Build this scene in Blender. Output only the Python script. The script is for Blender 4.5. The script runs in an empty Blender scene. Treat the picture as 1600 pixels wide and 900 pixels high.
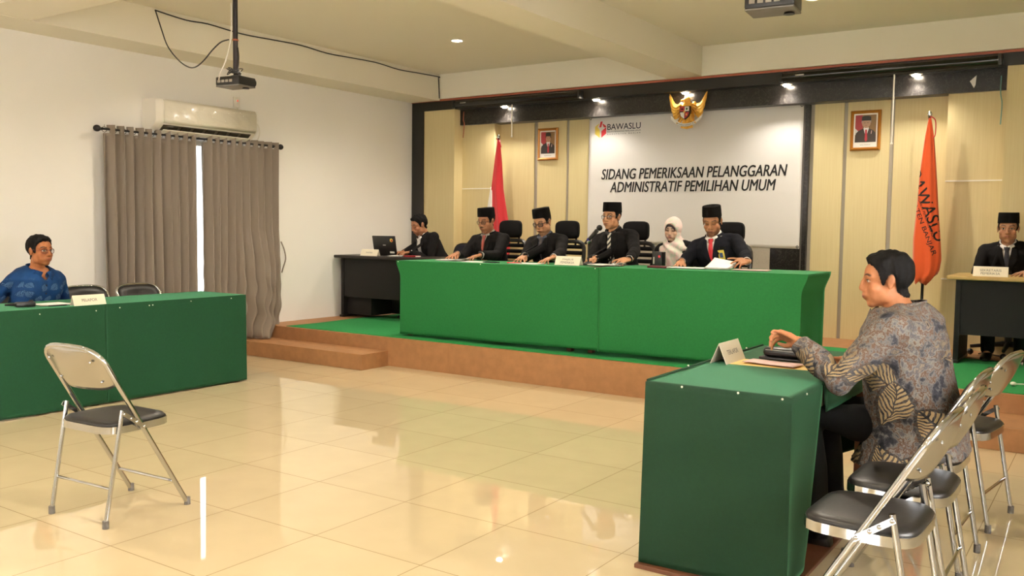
import bpy, bmesh, math, random
import numpy as np
from mathutils import Vector, Matrix, Euler
from mathutils.bvhtree import BVHTree
PI = math.pi
random.seed(7)
S = bpy.context.scene
COL = S.collection

# ------------------------------------------------------------------ materials
def srgb(c):
    if isinstance(c, str):
        c = [int(c[i:i+2], 16)/255 for i in (0, 2, 4)]
    return tuple((x/12.92 if x <= 0.04045 else ((x+0.055)/1.055)**2.4) for x in c) + (1.0,)

MATS = {}
def mat(name, color, rough=0.5, metal=0.0, spec=0.5, emit=None, estr=0.0, noise=None, bump=None, coat=0.0, sheen=0.0, trans=0.0, alpha=1.0):
    """noise=(scale, amount) darkens/lightens the colour procedurally; bump=(scale, strength)."""
    if name in MATS: return MATS[name]
    m = bpy.data.materials.new(name); m.use_nodes = True
    nt = m.node_tree; b = nt.nodes['Principled BSDF']
    col = srgb(color)
    b.inputs['Base Color'].default_value = col
    b.inputs['Roughness'].default_value = rough
    b.inputs['Metallic'].default_value = metal
    b.inputs['Specular IOR Level'].default_value = spec
    b.inputs['Coat Weight'].default_value = coat
    b.inputs['Sheen Weight'].default_value = sheen
    b.inputs['Transmission Weight'].default_value = trans
    b.inputs['Alpha'].default_value = alpha
    if emit:
        b.inputs['Emission Color'].default_value = srgb(emit); b.inputs['Emission Strength'].default_value = estr
    if noise or bump:
        tc = nt.nodes.new('ShaderNodeTexCoord')
    if noise:
        n = nt.nodes.new('ShaderNodeTexNoise'); n.inputs['Scale'].default_value = noise[0]; n.inputs['Detail'].default_value = 4
        nt.links.new(tc.outputs['Object'], n.inputs['Vector'])
        r = nt.nodes.new('ShaderNodeValToRGB')
        a = noise[1]
        r.color_ramp.elements[0].position = 0.3; r.color_ramp.elements[1].position = 0.7
        r.color_ramp.elements[0].color = tuple(max(0, c*(1-a)) for c in col[:3]) + (1,)
        r.color_ramp.elements[1].color = tuple(min(1, c*(1+a)) for c in col[:3]) + (1,)
        nt.links.new(n.outputs['Fac'], r.inputs['Fac']); nt.links.new(r.outputs['Color'], b.inputs['Base Color'])
    if bump:
        n2 = nt.nodes.new('ShaderNodeTexNoise'); n2.inputs['Scale'].default_value = bump[0]; n2.inputs['Detail'].default_value = 3
        nt.links.new(tc.outputs['Object'], n2.inputs['Vector'])
        bp = nt.nodes.new('ShaderNodeBump'); bp.inputs['Strength'].default_value = bump[1]; bp.inputs['Distance'].default_value = 0.01
        nt.links.new(n2.outputs['Fac'], bp.inputs['Height']); nt.links.new(bp.outputs['Normal'], b.inputs['Normal'])
    MATS[name] = m
    return m

def ramp(nt, stops):
    r = nt.nodes.new('ShaderNodeValToRGB'); e = r.color_ramp.elements
    while len(e) < len(stops): e.new(0.5)
    for i, (p, c) in enumerate(stops):
        e[i].position = p; e[i].color = srgb(c)
    return r

# ------------------------------------------------------------------ mesh builder
class MB:
    def __init__(s): s.bm = bmesh.new()
    def _x(s, vs, M):
        if M is not None:
            bmesh.ops.transform(s.bm, matrix=M, verts=vs)
    def box(s, x0, x1, y0, y1, z0, z1, bev=0.0, M=None, seg=2):
        r = bmesh.ops.create_cube(s.bm, size=1.0); vs = r['verts']
        for v in vs:
            v.co = Vector((x0+(v.co.x+.5)*(x1-x0), y0+(v.co.y+.5)*(y1-y0), z0+(v.co.z+.5)*(z1-z0)))
        if bev > 0:
            es = list({e for v in vs for e in v.link_edges})
            rr = bmesh.ops.bevel(s.bm, geom=es, offset=bev, segments=seg, profile=0.5, affect='EDGES')
            vs = list({v for f in rr['faces'] for v in f.verts} | {v for v in vs if v.is_valid})
            if M is not None:
                vs = s._island(vs)
        s._x(vs, M); return s
    def _island(s, vs):
        seen = set(); st = list(vs)
        while st:
            v = st.pop()
            if v in seen: continue
            seen.add(v)
            for e in v.link_edges: st.append(e.other_vert(v))
        return list(seen)
    def rings(s, rings, cap=True, closed=True):
        rows = [[s.bm.verts.new(p) for p in r] for r in rings]
        s.last = [v for r in rows for v in r]
        n = len(rows[0])
        for a, b in zip(rows, rows[1:]):
            for i in range(n if closed else n-1):
                j = (i+1) % n
                try: s.bm.faces.new((a[i], a[j], b[j], b[i]))
                except ValueError: pass
        if cap and closed:
            s.bm.faces.new(list(reversed(rows[0]))); s.bm.faces.new(rows[-1])
        return s
    def tube(s, pts, r, seg=10, cap=True, closed=False):
        pts = [Vector(p) for p in pts]; n = len(pts)
        rad = r if isinstance(r, (list, tuple)) else [r]*n
        tang = []
        for i in range(n):
            if closed: t = pts[(i+1) % n]-pts[i-1]
            else: t = pts[min(i+1, n-1)]-pts[max(i-1, 0)]
            tang.append(t.normalized())
        up = Vector((0, 0, 1)) if abs(tang[0].z) < .9 else Vector((1, 0, 0))
        nrm = (up - tang[0]*up.dot(tang[0])).normalized()
        rings = []
        for i in range(n):
            nrm = (nrm - tang[i]*nrm.dot(tang[i]))
            nrm = nrm.normalized() if nrm.length > 1e-6 else tang[i].orthogonal().normalized()
            bn = tang[i].cross(nrm)
            rings.append([pts[i] + (nrm*math.cos(2*PI*k/seg) + bn*math.sin(2*PI*k/seg))*rad[i] for k in range(seg)])
        if closed:
            rings.append(rings[0]); s.rings(rings, cap=False)
            bmesh.ops.remove_doubles(s.bm, verts=s.bm.verts, dist=1e-6)
        else: s.rings(rings, cap=cap)
        return s
    def lathe(s, prof, seg=24, M=None, cap=True):
        """prof: list of (r, z)"""
        s.rings([[(r*math.cos(2*PI*k/seg), r*math.sin(2*PI*k/seg), z) for k in range(seg)] for r, z in prof], cap=cap)
        s._x(s.last, M); return s
    def prism(s, poly, d0, d1, M=None):
        """poly in XZ plane (x,z); extruded along y from d0 to d1"""
        s.rings([[(x, d0, z) for x, z in poly], [(x, d1, z) for x, z in poly]])
        s._x(s.last, M); return s
    def ell(s, c, r, M=None, u=20, v=12):
        vs = bmesh.ops.create_uvsphere(s.bm, u_segments=u, v_segments=v, radius=1.0)['verts']
        for q in vs: q.co = Vector((c[0]+q.co.x*r[0], c[1]+q.co.y*r[1], c[2]+q.co.z*r[2]))
        s._x(vs, M); return s
    def grid(s, nu, nv, fn):
        """open sheet: fn(u, v) -> point"""
        rows = [[s.bm.verts.new(fn(i/nu, j/nv)) for i in range(nu+1)] for j in range(nv+1)]
        for j in range(nv):
            for i in range(nu):
                s.bm.faces.new((rows[j][i], rows[j][i+1], rows[j+1][i+1], rows[j+1][i]))
        return s
    def weld(s, d=1e-4):
        bmesh.ops.remove_doubles(s.bm, verts=s.bm.verts, dist=d); return s
    def build(s, name, m, parent=None, smooth=True, ang=40, recalc=True, solid=0.0):
        if recalc: bmesh.ops.recalc_face_normals(s.bm, faces=s.bm.faces)
        me = bpy.data.meshes.new(name); s.bm.to_mesh(me); s.bm.free()
        return link(name, me, m, parent, smooth, ang, solid)

def link(name, me, m, parent=None, smooth=True, ang=40, solid=0.0):
    if m is not None:
        me.materials.clear(); me.materials.append(m)
    if smooth and len(me.polygons):
        me.polygons.foreach_set('use_smooth', [True]*len(me.polygons))
        if ang < 180: me.set_sharp_from_angle(angle=math.radians(ang))
    o = bpy.data.objects.new(name, me); COL.objects.link(o)
    if parent is not None: o.parent = parent
    if solid:
        md = o.modifiers.new('thickness', 'SOLIDIFY'); md.thickness = solid; md.offset = -1
    return o

def tag(o, label=None, cat=None, group=None, kind=None):
    if label: o['label'] = label
    if cat: o['category'] = cat
    if group: o['group'] = group
    if kind: o['kind'] = kind
    return o
def struct(o, label=None):
    o['kind'] = 'structure'
    if label: o['label'] = label
    return o
def thing(name, label, cat, loc=(0, 0, 0), rotz=0.0, group=None):
    o = bpy.data.objects.new(name, None); COL.objects.link(o)
    o.empty_display_size = 0.05
    o.location = loc; o.rotation_euler = (0, 0, rotz)
    return tag(o, label, cat, group)
def copy_tree(o, parent=None):
    c = o.copy(); COL.objects.link(c)
    if parent is not None: c.parent = parent
    for ch in list(o.children): copy_tree(ch, c)
    return c

def text_mesh(txt, width=None, height=None, bold=0.0, shear=0.0, ext=0.0008, spacing=1.0, align='CENTER', sx=None):
    """lettering as a mesh in XY, centred, scaled to the given width / cap height"""
    cu = bpy.data.curves.new('t', 'FONT'); cu.body = txt; cu.size = 1.0; cu.offset = 0 if bold > .01 else bold; cu.shear = shear
    cu.align_x = align; cu.space_character = spacing; cu.resolution_u = 4; cu.extrude = 0.0
    ob = bpy.data.objects.new('t', cu); COL.objects.link(ob)
    dg = bpy.context.evaluated_depsgraph_get()
    me = bpy.data.meshes.new_from_object(ob.evaluated_get(dg))
    bpy.data.objects.remove(ob); bpy.data.curves.remove(cu)
    co = np.empty(len(me.vertices)*3); me.vertices.foreach_get('co', co); co = co.reshape(-1, 3)
    lo, hi = co.min(0), co.max(0)
    co -= (lo+hi)/2
    w, h = (hi-lo)[:2]
    kx = width/w if width else height/h
    ky = height/h if height else kx
    co[:, 0] *= kx; co[:, 1] *= ky
    me.vertices.foreach_set('co', co.ravel()); me.update()
    if bold > .01:                       # heavier strokes: the outline doubled sideways
        k = bold*.55*ky
        bm = bmesh.new(); bm.from_mesh(me)
        for i, (dx, dy) in enumerate(((-k, 0), (k, 0), (0, k*.6), (0, -k*.6), (-k*.7, k*.4), (k*.7, -k*.4))):
            n0 = set(bm.verts); bm.from_mesh(me)
            for v in bm.verts:
                if v not in n0: v.co += Vector((dx, dy, .00012*(i+1)))
        bm.to_mesh(me); bm.free()
    return me
def place_text(name, me, m, parent, M):
    me.transform(M); return link(name, me, m, parent, smooth=False)
def facing_south(x, y, z):      # XY lettering stood up to read from -Y
    return Matrix.Translation((x, y, z)) @ Matrix.Rotation(PI/2, 4, 'X')
def arc(c, r, a0, a1, n, plane='yz'):
    out = []
    for i in range(n+1):
        a = math.radians(a0+(a1-a0)*i/n); p, q = r*math.cos(a), r*math.sin(a)
        out.append({'yz': (c[0], c[1]+p, c[2]+q), 'xz': (c[0]+p, c[1], c[2]+q), 'xy': (c[0]+p, c[1]+q, c[2])}[plane])
    return out
def smoothline(pts, n=6):
    P = [Vector(p) for p in pts]; out = []
    for i in range(len(P)-1):
        a, b, c, d = P[max(i-1, 0)], P[i], P[i+1], P[min(i+2, len(P)-1)]
        for k in range(n):
            t = k/n
            out.append(0.5*((2*b)+(c-a)*t+(2*a-5*b+4*c-d)*t*t+(3*b-a-3*c+d)*t**3))
    out.append(P[-1]); return out
# ------------------------------------------------------------------ surfaces
M_WALL = mat('wall_paint', 'f5f1ea', 0.75, noise=(1.5, .015))
M_CEIL = mat('ceiling_paint', 'ece5d2', 0.8)
M_BLACK = mat('black_laminate', '1b1815', 0.45, noise=(6, .15))
M_RED = mat('mahogany_trim', 'a5563a', 0.5)
M_CHROME = mat('chrome', 'bfc1c4', 0.09, metal=1.0)
M_DKMETAL = mat('dark_metal', '2a2727', 0.4, metal=0.6)
M_BLKPL = mat('black_plastic', '171616', 0.38)
M_BLKFAB = mat('black_fabric', '100f10', 0.9, spec=.2)
M_VINYL = mat('black_vinyl', '151312', 0.4, bump=(60, .06))
M_WHITEPL = mat('white_plastic', 'ece6da', 0.35)
M_PAPER = mat('paper', 'f2eee8', 0.7)
M_INK = mat('ink', '1d1a1c', 0.7)
M_GREYINK = mat('grey_ink', '6f6a62', 0.7)
M_GLASSY = mat('glass_pane', 'ffffff', 0.02, trans=1.0)
M_WHITE = mat('white_fabric', 'eeeae4', 0.8)
M_RUBBER = mat('grey_rubber', '6d6862', 0.7)

def floor_material():
    m = bpy.data.materials.new('polished_tiles'); m.use_nodes = True; nt = m.node_tree; b = nt.nodes['Principled BSDF']
    g = nt.nodes.new('ShaderNodeNewGeometry')
    mp = nt.nodes.new('ShaderNodeMapping'); mp.inputs['Location'].default_value = (-0.112+6, -0.35+6, 0)
    br = nt.nodes.new('ShaderNodeTexBrick'); br.offset = 0; br.squash = 1
    br.inputs['Scale'].default_value = 1; br.inputs['Brick Width'].default_value = .6; br.inputs['Row Height'].default_value = .6
    br.inputs['Mortar Size'].default_value = .0022; br.inputs['Mortar Smooth'].default_value = 0.2
    br.inputs['Color1'].default_value = srgb('d9c7a2'); br.inputs['Color2'].default_value = srgb('d5c39e'); br.inputs['Mortar'].default_value = srgb('a08c68')
    br.inputs['Bias'].default_value = 0
    nt.links.new(g.outputs['Position'], mp.inputs['Vector']); nt.links.new(mp.outputs['Vector'], br.inputs['Vector'])
    n = nt.nodes.new('ShaderNodeTexNoise'); n.inputs['Scale'].default_value = 5; n.inputs['Detail'].default_value = 6
    nt.links.new(g.outputs['Position'], n.inputs['Vector'])
    mx = nt.nodes.new('ShaderNodeMix'); mx.data_type = 'RGBA'; mx.blend_type = 'MULTIPLY'; mx.inputs['Factor'].default_value = .12
    nt.links.new(br.outputs['Color'], mx.inputs['A']); nt.links.new(n.outputs['Fac'], mx.inputs['B'])
    nt.links.new(mx.outputs['Result'], b.inputs['Base Color'])
    b.inputs['Roughness'].default_value = 0.02; b.inputs['Specular IOR Level'].default_value = 0.8
    b.inputs['IOR'].default_value = 1.55
    return m
def panel_material(name, c0, c1):
    m = bpy.data.materials.new(name); m.use_nodes = True; nt = m.node_tree; b = nt.nodes['Principled BSDF']
    g = nt.nodes.new('ShaderNodeNewGeometry'); mp = nt.nodes.new('ShaderNodeMapping'); mp.inputs['Scale'].default_value = (110, 110, 2.2)
    n = nt.nodes.new('ShaderNodeTexNoise'); n.inputs['Scale'].default_value = 1; n.inputs['Detail'].default_value = 3
    r = ramp(nt, [(.3, c0), (.7, c1)])
    nt.links.new(g.outputs['Position'], mp.inputs['Vector']); nt.links.new(mp.outputs['Vector'], n.inputs['Vector'])
    nt.links.new(n.outputs['Fac'], r.inputs['Fac']); nt.links.new(r.outputs['Color'], b.inputs['Base Color'])
    b.inputs['Roughness'].default_value = .5
    return m
def marble_material(name, base, vein, amt, rough):
    m = bpy.data.materials.new(name); m.use_nodes = True; nt = m.node_tree; b = nt.nodes['Principled BSDF']
    g = nt.nodes.new('ShaderNodeNewGeometry')
    n0 = nt.nodes.new('ShaderNodeTexNoise'); n0.inputs['Scale'].default_value = 3.5; n0.inputs['Detail'].default_value = 2
    v = nt.nodes.new('ShaderNodeTexNoise'); v.inputs['Scale'].default_value = 9; v.inputs['Detail'].default_value = 5; v.inputs['Distortion'].default_value = 2.6
    r = nt.nodes.new('ShaderNodeValToRGB'); e = r.color_ramp.elements
    e[0].position = .47; e[0].color = (0, 0, 0, 1); e[1].position = .5; e[1].color = (1, 1, 1, 1)
    x = e.new(.53); x.color = (0, 0, 0, 1)
    mu = nt.nodes.new('ShaderNodeMath'); mu.operation = 'MULTIPLY'
    mu2 = nt.nodes.new('ShaderNodeMath'); mu2.operation = 'MULTIPLY'; mu2.inputs[1].default_value = amt
    mx = nt.nodes.new('ShaderNodeMix'); mx.data_type = 'RGBA'; mx.inputs['A'].default_value = srgb(base); mx.inputs['B'].default_value = srgb(vein)
    nt.links.new(g.outputs['Position'], n0.inputs['Vector']); nt.links.new(g.outputs['Position'], v.inputs['Vector'])
    nt.links.new(v.outputs['Fac'], r.inputs['Fac']); nt.links.new(r.outputs['Color'], mu.inputs[0]); nt.links.new(n0.outputs['Fac'], mu.inputs[1])
    nt.links.new(mu.outputs[0], mu2.inputs[0]); nt.links.new(mu2.outputs[0], mx.inputs['Factor'])
    nt.links.new(mx.outputs['Result'], b.inputs['Base Color'])
    b.inputs['Roughness'].default_value = rough
    return m
M_FLOOR = floor_material()
M_PANEL = panel_material('cream_panel', 'd3c08e', 'd9c897')
M_GROOVE = mat('grey_groove', 'a49b8c', 0.5)
M_MARBLEB = marble_material('black_marble', '191614', '8d857c', 0.3, 0.3)
M_MARBLEG = marble_material('grey_marble', 'b3a99a', '8a8274', 0.8, 0.3)
M_STAGE = mat('stage_board', 'a4754b', 0.6, noise=(14, .10))
M_CARPET = mat('green_carpet', '1e8a45', 0.95, noise=(90, .18), bump=(220, .5))

XL, XR, YF, YB, ZC = -7.72, 1.35, -3.2, 9.5, 3.27
# ------------------------------------------------------------------ shell
struct(MB().box(XL-.15, XR+.15, YF-.15, YB, -.1, 0).build('floor', M_FLOOR, smooth=False))
struct(MB().box(XL-.15, XR+.15, YF-.15, YB, ZC, ZC+.1).build('ceiling', M_CEIL, smooth=False))
def wall_x(name, x0, x1, y0, y1, holes):     # wall normal to X with window holes (ya, yb, za, zb)
    b = MB(); ys = sorted(holes); cur = y0
    for (ya, yb, za, zb) in ys:
        b.box(x0, x1, cur, ya, 0, ZC); b.box(x0, x1, ya, yb, 0, za); b.box(x0, x1, ya, yb, zb, ZC); cur = yb
    b.box(x0, x1, cur, y1, 0, ZC)
    return struct(b.weld().build(name, M_WALL, smooth=False))
wall_x('wall_left', XL-.15, XL, YF, YB, [(4.93, 6.6, .55, 2.19)])
wall_x('wall_right', XR, XR+.15, YF, YB, [(-1.9, -.1, .9, 2.3), (1.4, 3.2, .9, 2.3)])
b = MB()
HW = [(-6.2, -4.2), (-3.2, -1.2)]
cur = XL
for xa, xb in HW:
    b.box(cur, xa, YF-.15, YF, 0, ZC); b.box(xa, xb, YF-.15, YF, 0, .9); b.box(xa, xb, YF-.15, YF, 2.3, ZC); cur = xb
b.box(cur, XR, YF-.15, YF, 0, ZC)
struct(b.weld().build('wall_front', M_WALL, smooth=False))
struct(MB().box(XL-.15, XR+.15, YB, YB+.1, -.1, ZC+.1).build('wall_back', M_WALL, smooth=False))

def window(n, axis, pos, a0, a1, z0, z1):
    w = thing('window_%d' % n, 'white framed sliding window', 'window'); w['kind'] = 'structure'; del w['category']
    def bx(mb, u0, u1, d0, d1, v0, v1):
        if axis == 'x': mb.box(pos+d0, pos+d1, u0, u1, v0, v1)
        else: mb.box(u0, u1, pos+d0, pos+d1, v0, v1)
    f = MB(); t = .05
    bx(f, a0, a0+t, -.04, .04, z0, z1); bx(f, a1-t, a1, -.04, .04, z0, z1); bx(f, a0+t, a1-t, -.04, .04, z0, z0+t); bx(f, a0+t, a1-t, -.04, .04, z1-t, z1)
    mid = (a0+a1)/2; bx(f, mid-.03, mid+.03, -.03, .03, z0+t, z1-t)
    f.build('window_frame', M_WHITEPL, w, smooth=False)
    g = MB(); bx(g, a0+t, mid-.03, -.004, .004, z0+t, z1-t); g.build('window_pane', M_GLASSY, w, smooth=False)
    g = MB(); bx(g, mid+.03, a1-t, -.004, .004, z0+t, z1-t); g.build('window_pane', M_GLASSY, w, smooth=False)
window(1, 'x', XL-.08, 4.93, 6.6, .55, 2.19)
window(2, 'x', XR+.08, -1.9, -.1, .9, 2.3)
window(3, 'x', XR+.08, 1.4, 3.2, .9, 2.3)
window(4, 'y', YF-.08, -6.2, -4.2, .9, 2.3)
window(5, 'y', YF-.08, -3.2, -1.2, .9, 2.3)

# beams
def trim(n, mb, m, label, smooth=False): 
    return struct(mb.build('trim_%d' % n, m, smooth=smooth), label)
trim(1, MB().box(XL, -7.25, YF, YB, 2.945, ZC), M_CEIL, 'cream beam along the left wall')
trim(2, MB().box(-7.25, XR, 9.03, YB, 2.965, ZC), M_CEIL, 'cream beam above the black header')
trim(3, MB().box(-4.12, -3.74, YF, 9.03, 2.965, ZC), M_CEIL, 'cream ceiling beam running towards the stage')
for k, (xa, xb) in enumerate(((-7.25, -4.12), (-3.74, XR))):
    trim(4+k, MB().box(xa, xb, 3.46, 3.88, 2.95, ZC), M_CEIL, 'cream cross beam')

# portal on the back wall
YP, YM, YD, YFA = 9.08, 9.25, 9.38, 9.2
trim(6, MB().box(XL, XR, 9.06, YB, 2.83, 2.94), M_BLACK, 'black header across the stage wall')
trim(7, MB().box(XL, XR, 9.045, 9.3, 2.94, 2.962), M_RED, 'thin reddish wooden strip above the black header')
trim(8, MB().box(XL, -7.53, 9.06, YB, .277, 2.83), M_BLACK, 'black post in the left corner of the stage wall')
trim(9, MB().box(-7.53, -7.04, YP, YB, .277, 2.83), M_PANEL, 'cream pilaster beside the black corner post')
trim(10, MB().box(-7.04, -6.54, YM, YB, .277, 2.66), M_PANEL, 'cream stepped panel behind the red and white flag')
trim(11, MB().box(-.915, XR, YP, YB, .277, 2.83), M_PANEL, 'cream pilaster behind the secretary')
trim(12, MB().box(-1.405, -.915, YM, YB, .277, 2.66), M_PANEL, 'cream stepped panel behind the orange flag')
trim(13, MB().box(-7.04, -.915, YFA, YB, 2.64, 2.83), M_MARBLEB, 'black marbled fascia under the header')
n = 14
for x0, x1 in ((-6.54, -6.035), (-5.985, -5.577), (-5.54, -5.24), (-2.655, -2.366), (-2.329, -1.93), (-1.89, -1.405)):
    trim(n, MB().box(x0, x1, YD, YB, .277, 2.64), M_PANEL, 'cream wall panel between grey grooves'); n += 1
for x0, x1 in ((-6.035, -5.985), (-5.577, -5.54), (-2.694, -2.655), (-2.366, -2.329), (-1.93, -1.89)):
    trim(n, MB().box(x0, x1, YD+.015, YB, .277, 2.64), M_GROOVE, 'grey groove between cream wall panels'); n += 1
trim(n, MB().box(-5.24, -2.694, 9.342, YB, .277, 2.64), M_MARBLEB, 'black marble surround behind the banner'); n += 1
trim(n, MB().box(-4.95, -3.06, 9.3405, 9.342, .277, 2.4), M_MARBLEG, 'grey marble centre behind the banner'); n += 1
trim(n, MB().box(-2.750, -2.738, 9.336, 9.342, .277, 2.64), mat('grey_edge', '55504b', .4), 'grey metal edge beside the banner'); n += 1
for x0, x1, z in ((-7.035, -6.545, 1.84), (-1.4, -.92, 1.84), (-1.4, -.92, .93)):
    trim(n, MB().box(x0, x1, YM-.004, YM, z-.006, z+.006), M_WHITEPL, 'thin white joint line on the stepped panel'); n += 1
for x0, x1 in ((-7.52, -7.045), (-7.035, -6.545), (-6.535, -5.25), (-2.65, -1.41)):
    pass

# stage
st = thing('stage_platform', 'low brown board stage in front of the panelled wall', 'stage', (0, 0, 0)); 
b = MB().box(XL+.003, -1.0, 6.55, 9.42, .001, .277).box(-1.0, XR-.003, 6.9, 9.42, .001, .277)
for x in (-5.13, -3.9, -2.6): b.box(x-.002, x+.002, 6.548, 6.552, .02, .26)
b.build('platform', M_STAGE, st, smooth=False)
MB().box(XL+.003, -5.87, 6.18, 6.55, 0, .15, bev=.004).build('step', M_STAGE, st, smooth=False)
MB().box(-1.0, XR-.003, 6.36, 6.9, 0, .15, bev=.004).build('step', M_STAGE, st, smooth=False)
b = MB()
def carp(u, v):
    x0 = -7.35 + .07*math.sin(v*9)*.3
    x = x0+u*(XR-.02-x0); yf = (6.585 if x < -1.0 else 6.94)
    y = yf+v*(8.62-yf)
    return (x, y, .281+.0015*math.sin(x*11+y*3))
b.grid(120, 24, carp)
tag(b.build('carpet', M_CARPET, solid=.004), 'bright green carpet laid over the brown stage', 'carpet')
# ------------------------------------------------------------------ curtains on the left wall
def curtain_material():
    m = mat('taupe_curtain', '8d8072', 0.9, bump=(240, .25), sheen=.15); return m
M_CURT = curtain_material()
XC = XL+.12
def curtain(label, y0, y1, nf, zb, bulge):
    t = thing('curtain', label, 'curtain', (XC, (y0+y1)/2, 0), 0, 'taupe curtains over the window')
    W = y1-y0; per = W/nf; b = MB(); rr = random.Random(nf)
    ph = [rr.uniform(-.35, .35) for _ in range(nf+2)]
    nu, nv = nf*18, 60
    zt = 2.235; zr = 2.195
    def fn(u, v):
        z = zt+(zb-zt)*v
        s = u*nf; k = int(min(s, nf-1)); tt = s
        amp = .045*(1+.25*math.sin(k*2.3+1))*(1-.25*v)
        x = amp*math.cos(PI*2*tt+PI/2+ph[k]*v*.6)
        y = (u-.5)*W + .012*math.sin(2*PI*tt*2)*(1-v) + .02*math.sin(v*3+k)*v*(0 if u < .02 or u > .98 else 1)
        if bulge and v > .45:
            q = (v-.45)/.55
            g = math.exp(-((u-.72)/.22)**2)
            x += .13*g*math.sin(min(q*1.25, 1)*PI*.62) ; y += -.05*q*q*g
            if v > .86: x += .07*(v-.86)/.14*math.sin(u*17+1)*.8
            y += .02*q*math.sin(z*21+u*9)*g; x += .012*q*math.sin(z*27+u*14)
        x = max(x, -.085)
        return (x, y, z)
    b.grid(nu, nv, fn)
    # eyelet holes where the rod threads the cloth
    cen = [((k+.25)/nf, ) for k in range(0, nf)]+[((k+.75)/nf, ) for k in range(0, nf)]
    cen = sorted(c[0] for c in cen)[::2]
    holes = [Vector((0, (c-.5)*W, zr)) for c in cen]
    kill = [f for f in b.bm.faces if any((f.calc_center_median().yz-h.yz).length < .0235 for h in holes)]
    bmesh.ops.delete(b.bm, geom=kill, context='FACES')
    b.build('cloth', M_CURT, t, solid=.003, ang=180, recalc=False)
    for h in holes:
        g = MB(); g.tube([(-.04, h.y+.024*math.cos(a*PI/8), zr+.024*math.sin(a*PI/8)) for a in range(16)], .0035, 6, closed=True)
        g.build('eyelet', M_CHROME, t)  # chrome colour stands in for the white glint seen at the eyelet holes
    return t
curtain('left taupe curtain with eyelets hanging behind the reporting party table', 4.70, 5.655, 10, .06, False)
curtain('right taupe curtain whose bunched hem rests on the stage step', 5.745, 6.70, 10, .16, True)
r = thing('curtain_rod', 'dark curtain rod with round finials above the grey-brown curtains', 'curtain rod', (XC, 5.70, 2.195))
MB().tube([(0, -1.05, 0), (0, 1.02, 0)], .010, 10).build('rod', M_DKMETAL, r)
for y in (-1.07, 1.04): MB().ell((0, y, 0), (.03, .034, .03)).build('finial', M_DKMETAL, r)
for y in (-1.02, 0.0, 1.0): MB().box(-.12, 0, y-.008, y+.008, -.012, .012).build('bracket', M_DKMETAL, r)
b = MB().tube(smoothline([(XL+.02, 6.83, 1.17), (XL+.06, 6.84, 1.08), (XL+.07, 6.85, .98), (XL+.05, 6.83, .88), (XL+.02, 6.84, .83)], 4), [.008]*17, 6)
tag(b.build('curtain_tieback', M_CURT), 'dark cloth tieback hanging on the wall at the right edge of the curtain', 'tieback')

# ------------------------------------------------------------------ air conditioner
ac = thing('air_conditioner', 'white wall air conditioner wrapped in clear plastic above the curtains', 'air conditioner', (XL, 5.16, 2.215)); ac.scale = (1, .945, 1)
prof = [(0, .0), (.09, -.005), (.195, .075), (.218, .11), (.22, .27), (.20, .305), (.0, .31)]
def sect(y, sc=1.0): return [(x*sc, y, z) for x, z in prof]
b = MB().rings([sect(.0, .97), sect(.012), sect(1.24), sect(1.252, .97)]); b.build('casing', M_WHITEPL, ac, ang=50)
b = MB().rings([[(x+.004, y, z) for x, z in ((.200, .082), (.220, .112), (.222, .272), (.20, .306))] for y in (.09, 1.235)], closed=False, cap=False)
b.build('front_panel', mat('glossy_white', 'f3ecdc', .18, coat=.5), ac, solid=.003)
M_VENT = mat('vent_dark', '4d4334', .6)
MB().rings([[(.105, y, .002), (.19, y, .067), (.184, y, .075), (.10, y, .01)] for y in (.10, 1.19)]).build('outlet', M_VENT, ac, smooth=False)
MB().rings([[(.105, y, -.012), (.175, y, .022), (.173, y, .028), (.103, y, -.006)] for y in (.11, 1.18)]).build('louvre', M_WHITEPL, ac, smooth=False)
for k in range(7):
    y = .17+k*.15
    MB().rings([[(.15, v, .022), (.195, v, .058), (.189, v, .066), (.144, v, .03)] for v in (y, y+.1)]).build('vane', mat('vane_dark', '2b241c', .6), ac, smooth=False)
def wrapfn(u, v):
    y = .06+u*1.2; i = v*(len(prof)-3); k = min(int(i), len(prof)-4); f = i-k
    x = prof[k+1][0]+(prof[k+2][0]-prof[k+1][0])*f; z = prof[k+1][1]+(prof[k+2][1]-prof[k+1][1])*f
    w = .006*math.sin(u*23+v*7)*math.sin(v*19+u*11)
    return (x+.010+w, y, z+w*.4)
M_FILM = bpy.data.materials.new('clear_film'); M_FILM.use_nodes = True
nt = M_FILM.node_tree; nt.nodes.clear()
o_ = nt.nodes.new('ShaderNodeOutputMaterial'); mx = nt.nodes.new('ShaderNodeMixShader'); tr = nt.nodes.new('ShaderNodeBsdfTransparent'); gl = nt.nodes.new('ShaderNodeBsdfGlossy')
gl.inputs['Roughness'].default_value = .12; mx.inputs['Fac'].default_value = .09
nt.links.new(tr.outputs[0], mx.inputs[1]); nt.links.new(gl.outputs[0], mx.inputs[2]); nt.links.new(mx.outputs[0], o_.inputs['Surface'])
MB().grid(60, 20, wrapfn).build('plastic_wrap', M_FILM, ac, ang=180)
MB().box(.2, .2245, .13, .19, .05, .058).build('badge', M_GREYINK, ac, smooth=False)
sk = thing('wall_socket', 'small white wall switch with a red light above the air conditioner', 'switch', (XL, 6.25, 2.62))
MB().box(0, .02, -.04, .04, -.055, .055, bev=.005).build('plate', M_WHITEPL, sk)
MB().box(.018, .026, -.018, .018, -.02, .03, bev=.003).build('rocker', M_WHITEPL, sk)
MB().ell((.026, 0, .015), (.004, .008, .008)).build('indicator', mat('red_indicator', 'd83a2a', .4, emit='ff3a22', estr=1.0), sk)
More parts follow.
